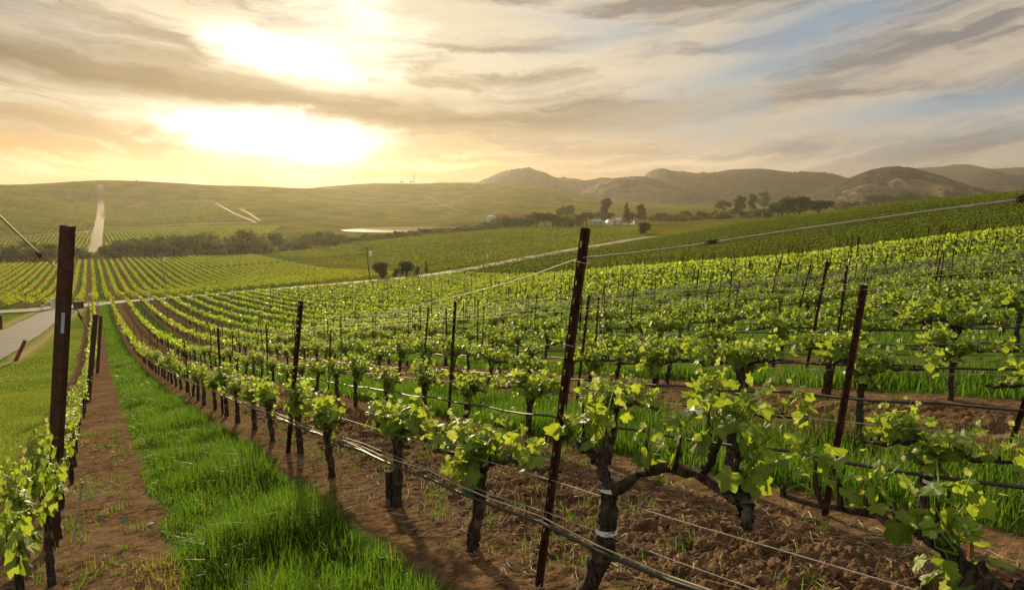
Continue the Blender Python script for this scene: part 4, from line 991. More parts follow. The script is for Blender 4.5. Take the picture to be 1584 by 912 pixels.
def build_litter():
    g = np.random.default_rng(31); mb = MB()
    for u0, u1, v0, v1, n in ((1.5, 9, 2.0, 2.8, 800), (9, 20, 2.0, 2.7, 260), (.6, 7, 2.5, 4.2, 1200), (2.5, 14, -.9, .35, 170), (0, 8, 3.9, 4.6, 110)):
        for _ in range(n):
            u, v = g.uniform(u0, u1), g.uniform(v0, v1); x, y = xy(u, v); L = g.uniform(.05, .34)*(1 if g.random() < .35 else .4); a = g.uniform(0, 6.28)
            k = np.linspace(-.5, .5, 5); c = g.normal(0, .18)
            px, py = x+np.cos(a)*k*L-np.sin(a)*c*L*k*k*4, y+np.sin(a)*k*L+np.cos(a)*c*L*k*k*4
            z = H(px, py)+clods(px, py)*1.+.004+g.uniform(0, .02)*(k+.5)
            if not inview(x, y, float(H(x, y)), 10): continue
            mb.tube(np.stack([px, py, z], 1), g.uniform(.0015, .0042), 4, 0 if g.random() < .6 else 1, cap=False)
    tag(mb.obj('pruned_twigs', [M['twig'], M['straw']]), 'dry pruned twigs and straw littering the soil under the vines', 'twigs', kind='stuff')
    mb = MB(); ico = []
    import bmesh
    bm = bmesh.new(); bmesh.ops.create_icosphere(bm, subdivisions=2, radius=1); iv = np.array([v.co[:] for v in bm.verts]); fi = np.array([[v.index for v in f.verts] for f in bm.faces]); bm.free()
    for _ in range(5200):
        u, v = g.uniform(.8, 15), g.uniform(2.45, 4.05); x, y = xy(u, v); z = float(H(x, y))
        if not inview(x, y, z, 10): continue
        s = .006+.040*g.random()**5; q = iv*(1+.95*(vnoise(iv[:, 0]*2.1+u*9, iv[:, 1]*2.1+iv[:, 2]*1.7+v*7, 3)-.5))[:, None]
        q = q*np.array([s*g.uniform(.8, 1.4), s*g.uniform(.8, 1.4), s*g.uniform(.55, .9)])
        mb.add(q+[x, y, z+float(clods(np.array([x]), np.array([y]))[0])+s*.15], fi)
    m = mat('soil_clod'); n = m.noise(wpos(m), 40, 5, .6); pbsdf(m, m.mix(m.step(n, .3, .7), (.075, .040, .022), (.175, .10, .055)), .95, m.bump(n, 1., .02), .1)
    tag(mb.obj('soil_clods', m.mat), 'rough brown clods of worked soil between the first two vine rows', 'soil clods', kind='stuff')
    # scraps of green tape and a white scrap
    for k, (X, Y, L) in enumerate(((157, 786, .07), (157, 802, .09), (193, 804, .07), (190, 811, .06), (121, 822, .05), (437, 681, .12), (457, 746, .07), (590, 738, .06))):
        c = hit(X, Y, 1, 40); b = MB(); t = np.linspace(0, 1, 6); a = g.uniform(-.6, .6)
        p = np.stack([c[0]+L*np.cos(a)*(t-.5), c[1]+L*np.sin(a)*(t-.5), c[2]+.012+.018*np.abs(np.sin(t*5+k))], 1); w = np.array([-math.sin(a), math.cos(a), .4])*.012
        b.add(np.concatenate([p-w, p+w, p-w+[0, 0, .0015], p+w+[0, 0, .0015]]), [[i, i+1, i+7, i+6] for i in range(5)]+[[i+12, i+18, i+19, i+13] for i in range(5)])
        lab = ['green tape scrap on the dirt path, highest of its cluster', 'green tape scrap lying just left of the path twig', 'green tape scrap caught on the upper end of a twig', 'green tape scrap just under the twig end', 'green tape scrap at the foot of the leftmost vine row', 'green tape loop at the foot of a vine behind the second post', 'green tape scrap at the edge of the tall grass', 'green tape scrap beside the low trunk stub'][k]
        tag(b.obj('tape_scrap', M['tape']), lab, 'tape scrap')
    c = hit(233, 813); b = MB(); b.tube(bez([c+[-.03, 0, .012], c+[0, .005, .02], c+[.03, .008, .03]], 8), [.004, .009, .011, .012, .011, .009, .006, .003], 6); tag(b.obj('plastic_scrap', M['white']), 'small white plastic scrap lying on the dirt path', 'plastic scrap')
    # pale canes leaning in the leftmost row
    for k, pts in enumerate(([(128, 745), (123, 775), (117, 805), (114, 833)], [(128, 746), (135, 775), (137, 800), (130, 825), (123, 848)])):
        b = MB(); yd = hit(110, 880)[1]*.98+.2; q = [ray(X, Y)*(yd/ray(X, Y)[1]) for X, Y in pts]; b.tube(bez(q, 18), .010 if k == 0 else .0045, 6)
        tag(b.obj('dry_cane', M['cord'], smooth=True), ['thick straight pale cane leaning beside the leftmost vines', 'thin bowed pale cane hanging beside the leftmost vines'][k], 'cane')
build_litter()

# ------------------------------------------------------------------ rows of the fields beyond the road
def field_rows(name, az, spacing, off, inside, bounds, seg, h, w, label, seed, per=7, leaf=.24, m='rowleaf'):
    g = np.random.default_rng(seed); d = np.array([math.sin(az), math.cos(az)]); nn = np.array([d[1], -d[0]])
    x0, x1, y0, y1 = bounds; cs = np.array([[x0, y0], [x1, y0], [x0, y1], [x1, y1]], float); vv = cs@nn; uu = cs@d
    V = np.arange(math.floor(vv.min()/spacing)*spacing+off, vv.max(), spacing); U = np.arange(uu.min(), uu.max(), seg)
    Vg, Ug = np.meshgrid(V, U, indexing='ij'); Ug = Ug + g.uniform(-.3, .3, Ug.shape)*seg
    x = Ug*d[0]+Vg*nn[0]; y = Ug*d[1]+Vg*nn[1]; ins = inside(x, y); z = H(x, y)
    k = per; x, y, z = [np.repeat(q[ins], k) for q in (x, y, z)]; n = len(x)
    al = g.uniform(-.5, .5, n)*seg; ac = g.normal(0, w*.26, n); hh = h*(.42+.62*g.random(n))
    p = np.stack([x+d[0]*al+nn[0]*ac, y+d[1]*al+nn[1]*ac, z+hh], 1)
    ax = g.normal(0, 1, (n, 3)); ax[:, :2] += d*1.2; ax /= np.linalg.norm(ax, axis=1, keepdims=True); nr = g.normal(0, .8, (n, 3))+[0, -.15, .4]; b = np.cross(nr, ax); b /= np.linalg.norm(b, axis=1, keepdims=True)
    sz = (leaf*g.uniform(.6, 1.2, n))[:, None]; q = np.stack([p-ax*sz*1.2, p-b*sz*.7, p+ax*sz*1.2, p+b*sz*.7], 1)
    col = np.zeros((n, 4, 3)); col[..., 0] = np.clip(.45+g.normal(0, .28, n), 0, 1)[:, None]
    mb = MB(); mb.add(q.reshape(-1, 3), np.arange(n*4).reshape(-1, 4), 0, col.reshape(-1, 3))
    return tag(mb.obj(name, M[m]), label, 'vine rows', kind='stuff')
def in_mid(x, y):
    z = H(x, y); X, Y = proj(x, y, z)
    vv = uv(x, y)[1]; top = np.where(vv < V_B, np.interp(X, [-100, 180, 300, 400, 470], [296, 298, 308, 320, 332]), band_y(X)-2.5)
    return (X > -110) & (X < 700) & (y > road_y(X)+9) & (y < top) & (vv < V_END) & (polydist(x, y, BANDW) > 2.5)
field_rows('vine_rows', ROW_AZ, 2.3, 2.10, in_mid, (-260, 40, 118, 320), .9, 1.05, .85, 'long bright vine rows of the field just beyond the gravel road', 41, 8, .22)
def in_right(x, y):
    z = H(x, y); X, Y = proj(x, y, z)
    vr = x*math.cos(R(-50))-y*math.sin(R(-50)); k = np.mod(np.round(vr/2.4)+6000, 5)
    return (k < 3) & (X > 700) & (X < 1640) & (y > near_limit(X)+5) & (y < np.interp(X, [700, 900, 1010, 1200, 1400, 1600], [165, 225, 290, 330, 275, 245])) & (y < road_y(X)-5+(X > 1000)*400)
field_rows('vine_rows', R(-50), 2.4, 0, in_right, (-20, 260, 75, 340), .8, .90, .40, 'close vine rows covering the smooth hill at the right', 42, 7, .19, 'rowleaf_dark')
def in_bandfield(x, y):
    z = H(x, y); X, Y = proj(x, y, z)
    return (uv(x, y)[1] > V_B+4) & (X > 250) & (X < 1010) & (y > np.where((X < 800) & (uv(x, y)[1] < V_END+5), band_y(X)+3, road_y(X)+14)) & (polydist(x, y, BANDW) > 3) & (y < np.interp(X, [300, 400, 470, 600, 800, 1010], [305, 318, 330, 360, 400, 520]))
field_rows('vine_rows', R(-72), 2.6, 0, in_bandfield, (-160, 140, 150, 520), 1.6, .75, 1.3, 'low vine rows of the flat green field behind the road', 43, 3, .34, 'rowleaf_dark')
field_rows('vine_rows', ROW_AZ+R(3), 2.9, 0, lambda x, y: inpoly(x, y, FIELD_A), (-760, -200, 330, 1100), 4., 1.0, .8, 'fine vine rows high on the left hill beside the straight track', 44, 7, .48, 'rowleaf_dark')
field_rows('vine_rows', ROW_AZ+R(3), 2.5, 0, lambda x, y: inpoly(x, y, FIELD_B), (-420, -150, 280, 560), 2.5, 1.0, .8, 'striped vine rows at the foot of the left hill left of the track', 45, 8, .36)
field_rows('vine_rows', ROW_AZ+R(-1), 2.5, 0, lambda x, y: inpoly(x, y, FIELD_C), (-420, -80, 280, 640), 2.5, 1.0, .8, 'striped vine rows at the foot of the left hill right of the track', 46, 8, .36)
field_rows('vine_rows', R(60), 3.0, 0, lambda x, y: inpoly(x, y, FIELD_K), (-520, -150, 400, 1000), 5., .9, .9, 'dark vine rows on the rounded knoll of the left hill', 47, 5, .5, 'rowleaf_dark')

# ------------------------------------------------------------------ trees
def clump(mb, c, r, n, s, g, flat=1.):
    """leaf-sized faces spread through an uneven lump"""
    d = g.normal(0, 1, (n, 3)); d /= np.linalg.norm(d, axis=1, keepdims=True); rr = g.random(n)**.42
    lump = .72+.55*vnoise(d[:, 0]*2.2+c[0]*3+9, d[:, 1]*2.2+d[:, 2]*1.7+c[2]*2+9, 5)
    p = np.array(c)+d*np.array(r)*(rr*lump)[:, None]
    ax = g.normal(0, 1, (n, 3)); ax[:, 2] *= flat; ax /= np.linalg.norm(ax, axis=1, keepdims=True); b = np.cross(ax, g.normal(0, 1, (n, 3))); b /= np.linalg.norm(b, axis=1, keepdims=True)
    z = (s*g.uniform(.5, 1.2, n))[:, None]; q = np.stack([p-ax*z, p-b*z*.7, p+ax*z*.9, p+b*z*.7], 1)
    col = np.zeros((n, 4, 3)); col[..., 0] = np.clip(.5+g.normal(0, .3, n), 0, 1)[:, None]
    mb.add(q.reshape(-1, 3), np.arange(n*4).reshape(-1, 4), 0, col.reshape(-1, 3))
def tree_proto(kind, seed):
    g = np.random.default_rng(seed); tr, cr = MB(), MB()
    if kind == 'oak':
        h, th, lobes, m, s = 10., 2.2, 9, 'crown', .42
        tr.tube([(0, 0, -.6), (.1, 0, th), (.3, .1, h*.45)], [.42, .3, .14], 7, rough=.2)
        for k in range(lobes):
            a = g.uniform(0, 6.28); rad = g.uniform(1.2, 3.9); c = (rad*math.cos(a), rad*math.sin(a), h*.56+g.uniform(-1.9, 2.6)*(1-rad/7))
            tr.tube([(.1, 0, th), (c[0]*.5, c[1]*.5, c[2]*.75), c], [.18, .12, .04], 5); clump(cr, c, (g.uniform(1.5, 2.5), g.uniform(1.5, 2.5), g.uniform(1.1, 1.8)), 260, s, g)
    elif kind == 'gum':
        h, th, lobes, m, s = 14., 3., 14, 'crown', .48
        tr.tube([(0, 0, -.6), (.2, .1, th), (-.1, .3, h*.75)], [.45, .32, .12], 7, rough=.15)
        for k in range(lobes):
            z = h*(.20+.75*(k+.5)/lobes); a = g.uniform(0, 6.28); rad = g.uniform(.5, 3.8)*(1.1-.5*k/lobes); c = (rad*math.cos(a), rad*math.sin(a), z)
            tr.tube([(0, .2, z*.75), c], [.16, .05], 5); clump(cr, c, (g.uniform(1.3, 2.2), g.uniform(1.3, 2.2), g.uniform(1.2, 2.0)), 220, s, g)
    elif kind == 'willow':
        h, th, lobes, m, s = 6.5, .8, 9, 'willow', .36
        for k in range(lobes):
            a = g.uniform(0, 6.28); rad = g.uniform(.4, 3.3); c = (rad*math.cos(a), rad*math.sin(a), g.uniform(1.6, 4.6)*(1-.10*rad))
            tr.tube([(.15*math.cos(a), .15*math.sin(a), -.5), (c[0]*.5, c[1]*.5, c[2]*.5), c], [.16, .10, .04], 5); clump(cr, c, (g.uniform(1.2, 2.2), g.uniform(1.2, 2.2), g.uniform(1.1, 1.9)), 250, s, g)
    elif kind == 'bush':
        h, th, lobes, m, s = 4.5, .6, 8, 'crown', .24
        for k in range(lobes):
            a = g.uniform(0, 6.28); rad = g.uniform(.2, 1.4); c = (rad*math.cos(a), rad*math.sin(a), g.uniform(1.0, 3.4))
            tr.tube([(0, 0, -.4), (c[0]*.4, c[1]*.4, c[2]*.5), c], [.12, .08, .03], 5); clump(cr, c, (g.uniform(.9, 1.3), g.uniform(.9, 1.3), g.uniform(.9, 1.3)), 330, s, g)
    elif kind == 'cone':
        h, th, lobes, m, s = 13., 1., 12, 'crown', .42
        tr.tube([(0, 0, -.5), (0, 0, h*.9)], [.32, .05], 7)
        for k in range(lobes):
            z = 1.5+(h-2)*k/(lobes-1); rad = 2.7*(1-k/lobes)+.3; clump(cr, (g.normal(0, .3), g.normal(0, .3), z), (rad, rad, 1.1), int(130+140*(1-k/lobes)), s, g, .4)
    return tr.mesh('trunk', M['tree_bark'], True), cr.mesh('crown', M[m]), h
TP = {k: [tree_proto(k, 500+7*n+j) for j in range(4 if k in ('willow', 'oak') else 2)] for n, k in enumerate(('oak', 'gum', 'willow', 'bush', 'cone'))}
WORD = {'oak': 'tree', 'gum': 'tree', 'willow': 'tree', 'bush': 'bush', 'cone': 'tree'}
_tn = [0]
def tree(kind, X, Yb, hpx, label, group=None, yd=None, wx=1., y0=100.):
    _tn[0] += 1; g = np.random.default_rng(7000+_tn[0])
    if yd is None: p = hit(X, Yb, y0, 2500)
    else:
        a = (X-792)/F/(CT+.06*ST); p = np.array([a*yd, yd, float(H(a*yd, yd))])
    pr = TP[kind][int(g.integers(0, len(TP[kind])))]; zc = p[1]*CT-p[2]*ST; s = hpx*zc/F/pr[2]
    r = thing('tree' if WORD[kind] == 'tree' else 'bush', label, WORD[kind], p, g.uniform(0, 6.28), group); r.scale = (s*wx, s*wx, s)
    for nm, me in zip(('trunk', 'crown'), pr[:2]): o = link(bpy.data.objects.new(nm, me)); o.parent = r
    return r
def belt(Xs, yds, hpx, lab, grp, kinds, jit=6., seed=0):
    g = np.random.default_rng(seed); x = Xs[0]
    while x < Xs[-1]:
        yd = np.interp(x, Xs, yds)+g.normal(0, jit); h = np.interp(x, Xs, hpx)*g.uniform(.65, 1.2)
        tree(kinds[int(g.integers(0, len(kinds)))], x, 0, h, lab, grp, yd, g.uniform(1.0, 1.5)); x += h*g.uniform(.36, .62)
belt([-40, 60, 130], [318, 322, 325], [34, 34, 28], 'hazy tree of the dark belt below the striped hillside, left of the straight track', 'tree belt left of the straight track', ['willow', 'oak', 'willow'], 7, 1)
belt([162, 240, 330, 420], [316, 322, 336, 350], [34, 36, 42, 38], 'golden hazy tree of the belt between the straight track and the pond', 'tree belt between track and pond', ['willow', 'oak', 'willow', 'willow'], 7, 2)
belt([165, 300, 420], [335, 345, 365], [30, 38, 30], 'golden hazy tree of the belt between the straight track and the pond', 'tree belt between track and pond', ['willow', 'oak'], 7, 3)
belt([400, 515, 530, 640, 680, 700, 760], [368, 376, 378, 398, 408, 412, 430], [33, 29, 11, 10, 12, 9, 12], 'round tree of the belt along the near side of the pond', 'tree belt by the pond', ['willow', 'willow', 'oak'], 7, 4)
belt([690, 745, 770, 880, 915], [415, 435, 442, 468, 490], [9, 11, 19, 26, 25], 'tree of the belt in front of the red-roofed barn', 'tree belt by the red barn', ['willow', 'willow', 'oak'], 8, 5)
belt([1010, 1080, 1160, 1240], [640, 650, 660, 620], [16, 15, 15, 16], 'small tree of the low line at the end of the flat field', 'low tree line at the flat field', ['oak', 'willow'], 12, 6)
belt([1350, 1400, 1445], [1050, 1060, 1060], [24, 27, 20], 'dark tree of the clump behind the right hill crest', 'tree clump behind the right hill', ['oak'], 20, 7)
belt([1240, 1290, 1340], [900, 900, 920], [13, 15, 12], 'small hazy tree scattered in the valley left of the dark clump', 'scattered valley trees', ['oak', 'willow'], 30, 8)
tree('oak', 416, 380, 22, 'single taller dark tree standing out of the belt left of the pond', yd=385)
tree('oak', 876, 338, 30, 'broad dark tree on the slope above the belt, left of the farm', yd=610, wx=1.1)
tree('oak', 862, 341, 14, 'small tree hugging the broad dark tree above the belt', yd=600)
tree('gum', 935, 347, 38, 'tall full tree standing behind the white farm sheds', yd=590, wx=1.15)
tree('oak', 915, 347, 20, 'lower tree left of the tall full tree behind the farm', yd=600)
tree('cone', 968, 347, 30, 'pointed conifer behind the farm sheds', yd=600, wx=1.1)
tree('oak', 978, 348, 20, 'wide tree between the conifer and the leaning gum tree', yd=605, wx=1.3)
tree('gum', 991, 348, 29, 'open-crowned tree with a bare stem right of the farm conifer', yd=595)
tree('oak', 1022, 346, 18, 'round tree right of the open-crowned farm tree', yd=620)
tree('bush', 997, 364.5, 21, 'small round dense tree standing alone at the end of the gravel road', yd=330, wx=1.15)
tree('bush', 591, 431, 27, 'round dark bush left of the pair beside the gravel road', yd=158, wx=1.25)
tree('bush', 628, 428, 25, 'round dark bush right of the pair beside the gravel road', yd=160, wx=1.1)
tree('bush', 611, 429, 13, 'low bush between the two round roadside bushes', yd=160, wx=1.)
tree('cone', 659, 421, 21, 'slim upright shrub right of the roadside bushes', yd=166, wx=.6)
tree('bush', 645, 425, 13, 'little shrub between the roadside bush and the slim shrub', yd=163, wx=.8)
tree('oak', 1117, 330, 27, 'left tree of the three grey hazy trees in the valley', yd=760, wx=1.1)
tree('gum', 1140, 332, 28, 'middle tree of the three grey hazy trees in the valley', yd=740, wx=1.3)
tree('gum', 1160, 332, 29, 'right tall tree of the three grey hazy trees in the valley', yd=745, wx=1.1)
tree('gum', 1178, 326, 26, 'pale tree fading behind the three hazy valley trees', yd=1000, wx=1.3)
tree('oak', 1206, 336, 38, 'left big tree of the dark group beside the white tanks', yd=540, wx=1.1)
tree('oak', 1232, 334, 44, 'tallest tree of the dark group beside the white tanks', yd=545, wx=1.15)
tree('oak', 1262, 332, 35, 'right spreading tree of the dark group beside the white tanks', yd=540, wx=1.2)
tree('oak', 1184, 335, 15, 'low round tree left of the dark group', yd=560)
tree('oak', 624, 289, 4.5, 'small dark tree on the ridge left of the pylon', yd=1450, wx=1.3)
tree('oak', 638, 289, 4.5, 'small dark tree on the ridge beside the pylon foot', yd=1450, wx=1.2)
tree('bush', 220, 279.5, 3, 'tiny tree on the crest of the left hill', yd=1000)
tree('oak', 1045, 305, 9, 'lone dark tree on the far tan slope', yd=1500, wx=1.2)

# ------------------------------------------------------------------ farm buildings
def ground_at(X, yd):
    a = (X-792)/F/(CT+.06*ST); return np.array([a*yd, yd, float(H(a*yd, yd))])
def building(name, label, cat, X0, X1, yd, hpx, depth, wall, roof, kind='gable', rz=0., roofpx=None, doors=1, wins=2, end_roof=False):
    p0, p1 = ground_at(X0, yd), ground_at(X1, yd); w = float(p1[0]-p0[0]); px = yd/F; h = hpx*px; c = (p0+p1)/2
    r = thing(name, label, cat, (c[0], c[1], min(p0[2], p1[2])), rz); rh = (roofpx or hpx*.6)*px
    b = MB(); b.box((0, 0, h/2-.3), (w, depth, h+.6)); 
    if kind == 'gable': b.add([(-w/2, -depth/2, h), (-w/2, depth/2, h), (-w/2, 0, h+rh), (w/2, -depth/2, h), (w/2, depth/2, h), (w/2, 0, h+rh)], [[0, 1, 2], [5, 4, 3]])
    b.obj('wall', M[wall], r)
    b = MB(); e = .35
    if kind == 'gable':
        for s in (-1, 1):
            q = np.array([(-w/2-e, s*(depth/2+e), h-.12), (w/2+e, s*(depth/2+e), h-.12), (w/2+e, 0, h+rh+.05), (-w/2-e, 0, h+rh+.05)]); q2 = q+[0, 0, .18]
            b.add(np.vstack([q, q2]), [[0, 1, 2, 3], [4, 7, 6, 5], [0, 4, 5, 1], [1, 5, 6, 2], [3, 7, 4, 0]])
    elif kind == 'arch':
        t = np.linspace(0, math.pi, 13); pr = [(depth/2*1.02*math.cos(k), h*.9+rh*math.sin(k)) for k in t]
        v = [(-w/2-.1, a, z) for a, z in pr]+[(w/2+.1, a, z) for a, z in pr]; b.add(v, [[i, i+1, i+14, i+13] for i in range(12)]); b.add(v, [list(range(12, -1, -1))+[0]*0]) if False else None
        for s in (0, 13): b.add([v[s+i] for i in range(13)]+[(v[s][0], 0, h*.9)], [[i, (i+1), 13] for i in range(12)])
    elif kind == 'flat': b.box((0, 0, h+.15), (w+.5, depth+.5, .3))
    elif kind == 'dome':
        t = np.linspace(0, math.pi, 13); pr = [(w/2*math.cos(k), h*.9+rh*math.sin(k)) for k in t]
        v = [(a, -depth/2-.1, z) for a, z in pr]+[(a, depth/2+.1, z) for a, z in pr]; b.add(v, [[i+1, i, i+13, i+14] for i in range(12)])
        b.add([v[i] for i in range(13)]+[(0, -depth/2-.1, h*.9)], [[i+1, i, 13] for i in range(12)])
    b.obj('roof', M[roof], r)
    for k in range(doors):
        b = MB(); dw = min(3., w*.22); b.box((w*(-.25+.5*k/max(1, doors-1) if doors > 1 else 0), -depth/2-.04, h*.38), (dw, .06, h*.76)); b.obj('door', M['grey'], r)
    for k in range(wins):
        b = MB(); b.box((w*(-.38+.76*k/max(1, wins-1) if wins > 1 else .3), -depth/2-.04, h*.62), (min(1.6, w*.1), .06, h*.28)); b.obj('window', M['window'], r)
    return r
building('barn', 'long low barn with a red roof half hidden by the tree belt', 'barn', 767, 834, 655, 4.5, 16, 'tanwall', 'redroof', 'gable', roofpx=6, wins=4)
building('hangar', 'pale grey-blue arched shed at the left end of the red-roofed barn', 'shed', 752, 768, 648, 3.5, 14, 'greyblue', 'greyblue', 'dome', roofpx=6, wins=0)
building('shed', 'grey-teal low shed at the left end of the farm', 'shed', 915, 929, 560, 5., 9, 'tealwall', 'tealwall', 'gable', roofpx=2.2)
building('shed', 'long low pale shed between the teal shed and the white dome', 'shed', 928.6, 936, 562, 3.4, 8, 'paint', 'grey', 'flat')
building('greenhouse', 'white round-roofed greenhouse in the middle of the farm', 'greenhouse', 936.5, 945, 558, 3., 10, 'paint', 'paint', 'dome', roofpx=4.5, wins=0)
building('silo_house', 'tall white blocky farm building right of the round greenhouse', 'farm building', 952, 959, 560, 8.5, 6, 'paint', 'paint', 'gable', roofpx=1.2, wins=2)
building('shed', 'small white lean-to left of the tall white farm building', 'shed', 947, 951.6, 561, 6.5, 5, 'tanwall', 'paint', 'flat', wins=0)
building('shed', 'open shed with a flat brown roof right of the tall white building', 'shed', 960, 975, 556, 2.4, 8, 'grey', 'brownroof', 'gable', roofpx=1.8, wins=3)
building('house', 'tan farmhouse behind the small round tree', 'house', 979, 990, 566, 5., 8, 'tanwall', 'brownroof', 'gable', roofpx=2.2)
def car(X, yd, label, m):
    p = ground_at(X, yd); r = thing('parked_car', label, 'car', p, R(8)); b = MB(); b.box((0, 0, .62), (4.3, 1.75, .62), taper=.94); b.box((-.1, 0, 1.17), (2.5, 1.55, .5), taper=.74); b.obj('body', M[m], r)
    for sx in (-1.3, 1.3):
        for sy in (-.8, .8):
            b = MB(); b.tube([(sx, sy-.1, .33), (sx, sy+.1, .33)], .33, 12); b.obj('wheel', M['tyre'], r)
    b = MB(); b.box((-.1, -.745, 1.16), (1.9, .03, .26)); b.obj('window', M['window'], r)
car(966, 548, 'white car parked in front of the brown-roofed shed, left of two', 'paint'); car(977, 549, 'white car parked in front of the farm, right of two', 'white')
def tank(X0, X1, yd, hpx, label):
    p0, p1 = ground_at(X0, yd), ground_at(X1, yd); w = p1[0]-p0[0]; h = hpx*yd/F; r = thing('storage_tank', label, 'tank', (p0+p1)/2)
    b = MB(); b.tube([(-w/2, 0, h*.55), (-w/2+.5, 0, h*.55), (w/2-.5, 0, h*.55), (w/2, 0, h*.55)], [h*.2, h*.46, h*.46, h*.2], 14); b.obj('tank_body', M['paint'], r)
    for s in (-.3, .3): b = MB(); b.box((w*s, 0, h*.06), (.6, h*.8, h*.3)); b.obj('support', M['grey'], r)
tank(1237, 1259, 480, 6., 'long white tank on the rim of the right hill by the dark trees'); tank(1227, 1233, 480, 4., 'small white tank left of the long white tank')

# ------------------------------------------------------------------ poles, signs, gate
def pole(name, label, cat, X, yd, Ytop, w, m, arm=None, cross=0, box=None, lean=0., lamp=False):
    p = ground_at(X, yd); t = ray(X, Ytop); t = t*(yd/t[1]); h = float(t[2]-p[2]); r = thing(name, label, cat, p)
    b = MB(); b.tube([(0, 0, -.5), (lean, 0, h)], [w, w*.7], 8); b.obj('pole', M[m], r)
    if arm: b = MB(); b.tube([(lean, 0, h-.1), (arm*.6, 0, h+.15), (arm, 0, h+.2)], w*.5, 6); b.obj('arm', M[m], r)
    if lamp: b = MB(); b.box((arm, 0, h+.16), (abs(arm)*.55, .35, .16), taper=.8); b.obj('lamp_head', M['grey'], r)
    for k in range(cross): b = MB(); b.box((lean*.9, 0, h-.4-1.2*k), (2.6, .16, .18)); b.obj('crossarm', M[m], r)
    if box: b = MB(); b.tube([(.3, 0, h*box-.5), (.3, 0, h*box+.5)], .32, 8); b.obj('transformer', M['paint'], r)
    return r
pole('utility_pole', 'wooden utility pole with a white transformer left of the roadside bushes', 'utility pole', 571, 152, 381, .15, 'wood', cross=1, box=.78, lean=-.5)
pole('utility_pole', 'slim utility pole with a white box among the left field rows', 'utility pole', 252, 175, 392, .12, 'wood', cross=1, box=.84, lean=-.6)
pole('street_lamp', 'pale street lamp with a short arm above the left field', 'street lamp', 350, 215, 377, .14, 'grey', arm=-1.1, lamp=True)
pole('street_lamp', 'pale street lamp with an arm in front of the tree belt by the barn', 'street lamp', 856, 300, 352, .12, 'grey', arm=-1.2, lamp=True)
pole('utility_pole', 'thin pole with a small crossarm left of the barn street lamp', 'utility pole', 843, 305, 357, .12, 'grey', cross=1)
pole('utility_pole', 'slim dark pole just left of the small round lone tree', 'utility pole', 989, 328, 344, .12, 'wood', cross=1)
pole('utility_pole', 'slim pole standing alone in the flat field right of the lone tree', 'utility pole', 1068, 420, 334, .13, 'wood')
pole('utility_pole', 'thin grey pole beside the small shrubs of the gravel road', 'utility pole', 637, 158, 407, .06, 'grey')
def lattice(X, yd, Ytop, label, wpx):
    p = ground_at(X, yd); t = ray(X, Ytop); t = t*(yd/t[1]); h = float(t[2]-p[2]); w = wpx*yd/F; r = thing('pylon', label, 'pylon', p); b = MB(); th = max(.07, yd*.00008)
    zs = np.linspace(0, h, 9); ww = w*(1-.75*zs/h)/2
    for sx, sy in ((1, 1), (1, -1), (-1, -1), (-1, 1)): b.tube(np.stack([sx*ww, sy*ww, zs-.3], 1), th, 4)
    for k in range(8):
        for s in (-1, 1):
            b.tube([(-ww[k]*s, -ww[k], zs[k]), (ww[k+1]*s, -ww[k+1], zs[k+1])], th*.6, 3); b.tube([(-ww[k]*s, ww[k], zs[k]), (ww[k+1]*s, ww[k+1], zs[k+1])], th*.6, 3)
    b.obj('lattice_mast', M['wood'], r)
    for f in (.97, .84): b = MB(); b.tube([(-w*.75, 0, h*f), (0, 0, h*f+.4), (w*.75, 0, h*f)], th*.8, 4); b.obj('crossarm', M['wood'], r)
lattice(643, 1440, 270, 'pylon standing on the skyline above the pond', 3); lattice(681, 2000, 279, 'small far pylon right of the skyline pylon', 4)
lattice(853, 1700, 276, 'faint pylon before the round peaked hill', 5); lattice(927, 1700, 281, 'faint pylon before the low rounded hazy hill', 5); lattice(1287, 900, 283, 'dark slender pylon rising behind the right hill', 5.5)
def sign(X, yd, Yc, wpx, hpx, label, m, pole_m='grey', extra=None):
    p = ground_at(X, yd); k = yd/F; c = ray(X, Yc); c = c*(yd/c[1]); zc = float(c[2]-p[2]); r = thing('sign', label, 'sign', p)
    b = MB(); b.box((0, .06, zc/2-.1), (.09, .09, zc+.2)); b.obj('post', M[pole_m], r)
    b = MB(); b.box((0, 0, zc), (wpx*k, .05, hpx*k)); b.obj('board', M[m], r)
    if extra: b = MB(); b.box((wpx*k*.18, -.03, zc), (wpx*k*.4, .012, hpx*k*.8)); b.obj('sign_panel', M[extra], r)
sign(134, 118, 455, 5, 3.6, 'small white board beyond the gravel road left of the grass strip', 'paint'); sign(226, 116, 457, 5, 9.5, 'white upright sign with a blue-grey panel at the row ends', 'paint', extra='greyblue')
sign(655, 162, 429, 7, 3.2, 'low white board beside the gravel road by the shrubs', 'paint'); sign(212, 120, 458, 4.5, 1.6, 'low white board left of the upright sign', 'paint')
sign(754, 198, 396, 2.4, 6., 'narrow white marker in the verge of the gravel road', 'paint'); sign(32, 98, 455, 3.2, 3.6, 'small rusty disc sign on a pole beyond the white gate', 'red')
sign(836, 245, 385, 3, 1.6, 'tiny white board at the field edge above the gravel road', 'paint'); sign(137, 420, 359, 3, 2.2, 'tiny white box beside the crossing of the hill tracks', 'paint')
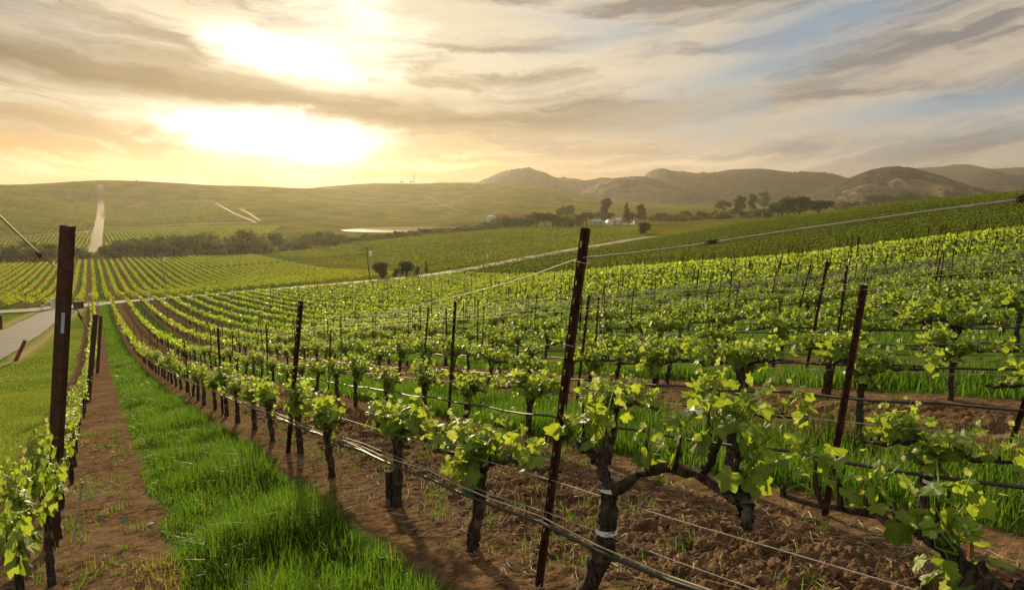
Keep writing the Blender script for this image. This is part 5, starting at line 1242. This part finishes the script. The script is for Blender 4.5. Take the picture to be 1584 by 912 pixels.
for X, lb in ((130, 'short white bollard left of two beside the gravel road'), (144, 'short white bollard right of two beside the gravel road')):
    p = ground_at(X, 104); b = MB(); h = 8*104/F; b.box((0, 0, h/2-.1), (.17, .17, h+.2)); b.box((0, 0, h+.02), (.21, .21, .04)); o = b.obj('bollard', M['paint']); o.location = p; tag(o, lb, 'bollard')
def gate():
    yd = 99; p = ground_at(74, yd); k = yd/F; r = thing('gate', 'white swing gate with a thick white pillar at the end of the driveway', 'gate', p)
    b = MB(); b.box((0, 0, .75), (.42, .42, 1.7)); b.box((0, 0, 1.64), (.5, .5, .09)); b.obj('pillar', M['paint'], r)
    b = MB(); b.tube([(-.25, 0, 1.2), (-1.62, 0, .58)], .09, 6); b.obj('gate_arm', M['paint'], r)
    b = MB(); b.tube([(-.25, 0, .5), (-1.62, 0, .50)], .06, 6); b.obj('gate_rail', M['paint'], r)
    b = MB(); b.box((-1.65, 0, .28), (.16, .16, .78)); b.obj('end_post', M['paint'], r)
    p = ground_at(114, 101); b = MB(); b.box((0, 0, .45), (1.15, .7, 1.1)); b.box((0, 0, 1.03), (1.25, .8, .07)); o = b.obj('utility_box', M['tyre']); o.location = p; tag(o, 'dark green-black utility box beside the gravel road, right of the thick left post', 'utility box')
gate()

# ------------------------------------------------------------------ air: one even box of haze round the whole place
def build_haze():
    zs = [float(np.array(o.bound_box)[:, 2].min()) for o in scene.objects if o.type == 'MESH' and o.get('kind') == 'structure']
    zt = [float(np.array(o.bound_box)[:, 2].max()) for o in scene.objects if o.type == 'MESH' and o.get('kind') == 'structure']
    lo, hi = min(zs)-1., max(zt)+12.; print('haze z', lo, hi)
    b = MB(); b.box((0, 0, (lo+hi)/2), (7000, 7000, hi-lo)); o = b.obj('haze', [])
    T = mat('haze_air'); T.n.remove(T.outn); out = T.new('ShaderNodeOutputMaterial')
    v = T.new('ShaderNodeVolumePrincipled'); v.inputs['Color'].default_value = (1., .91, .76, 1); v.inputs['Density'].default_value = HAZE_DENSITY; v.inputs['Anisotropy'].default_value = .60
    T.l.new(v.outputs[0], out.inputs['Volume']); o.data.materials.clear(); o.data.materials.append(T.mat)
    tag(o, 'thin golden evening haze filling the valley', 'haze', kind='stuff')
build_haze()
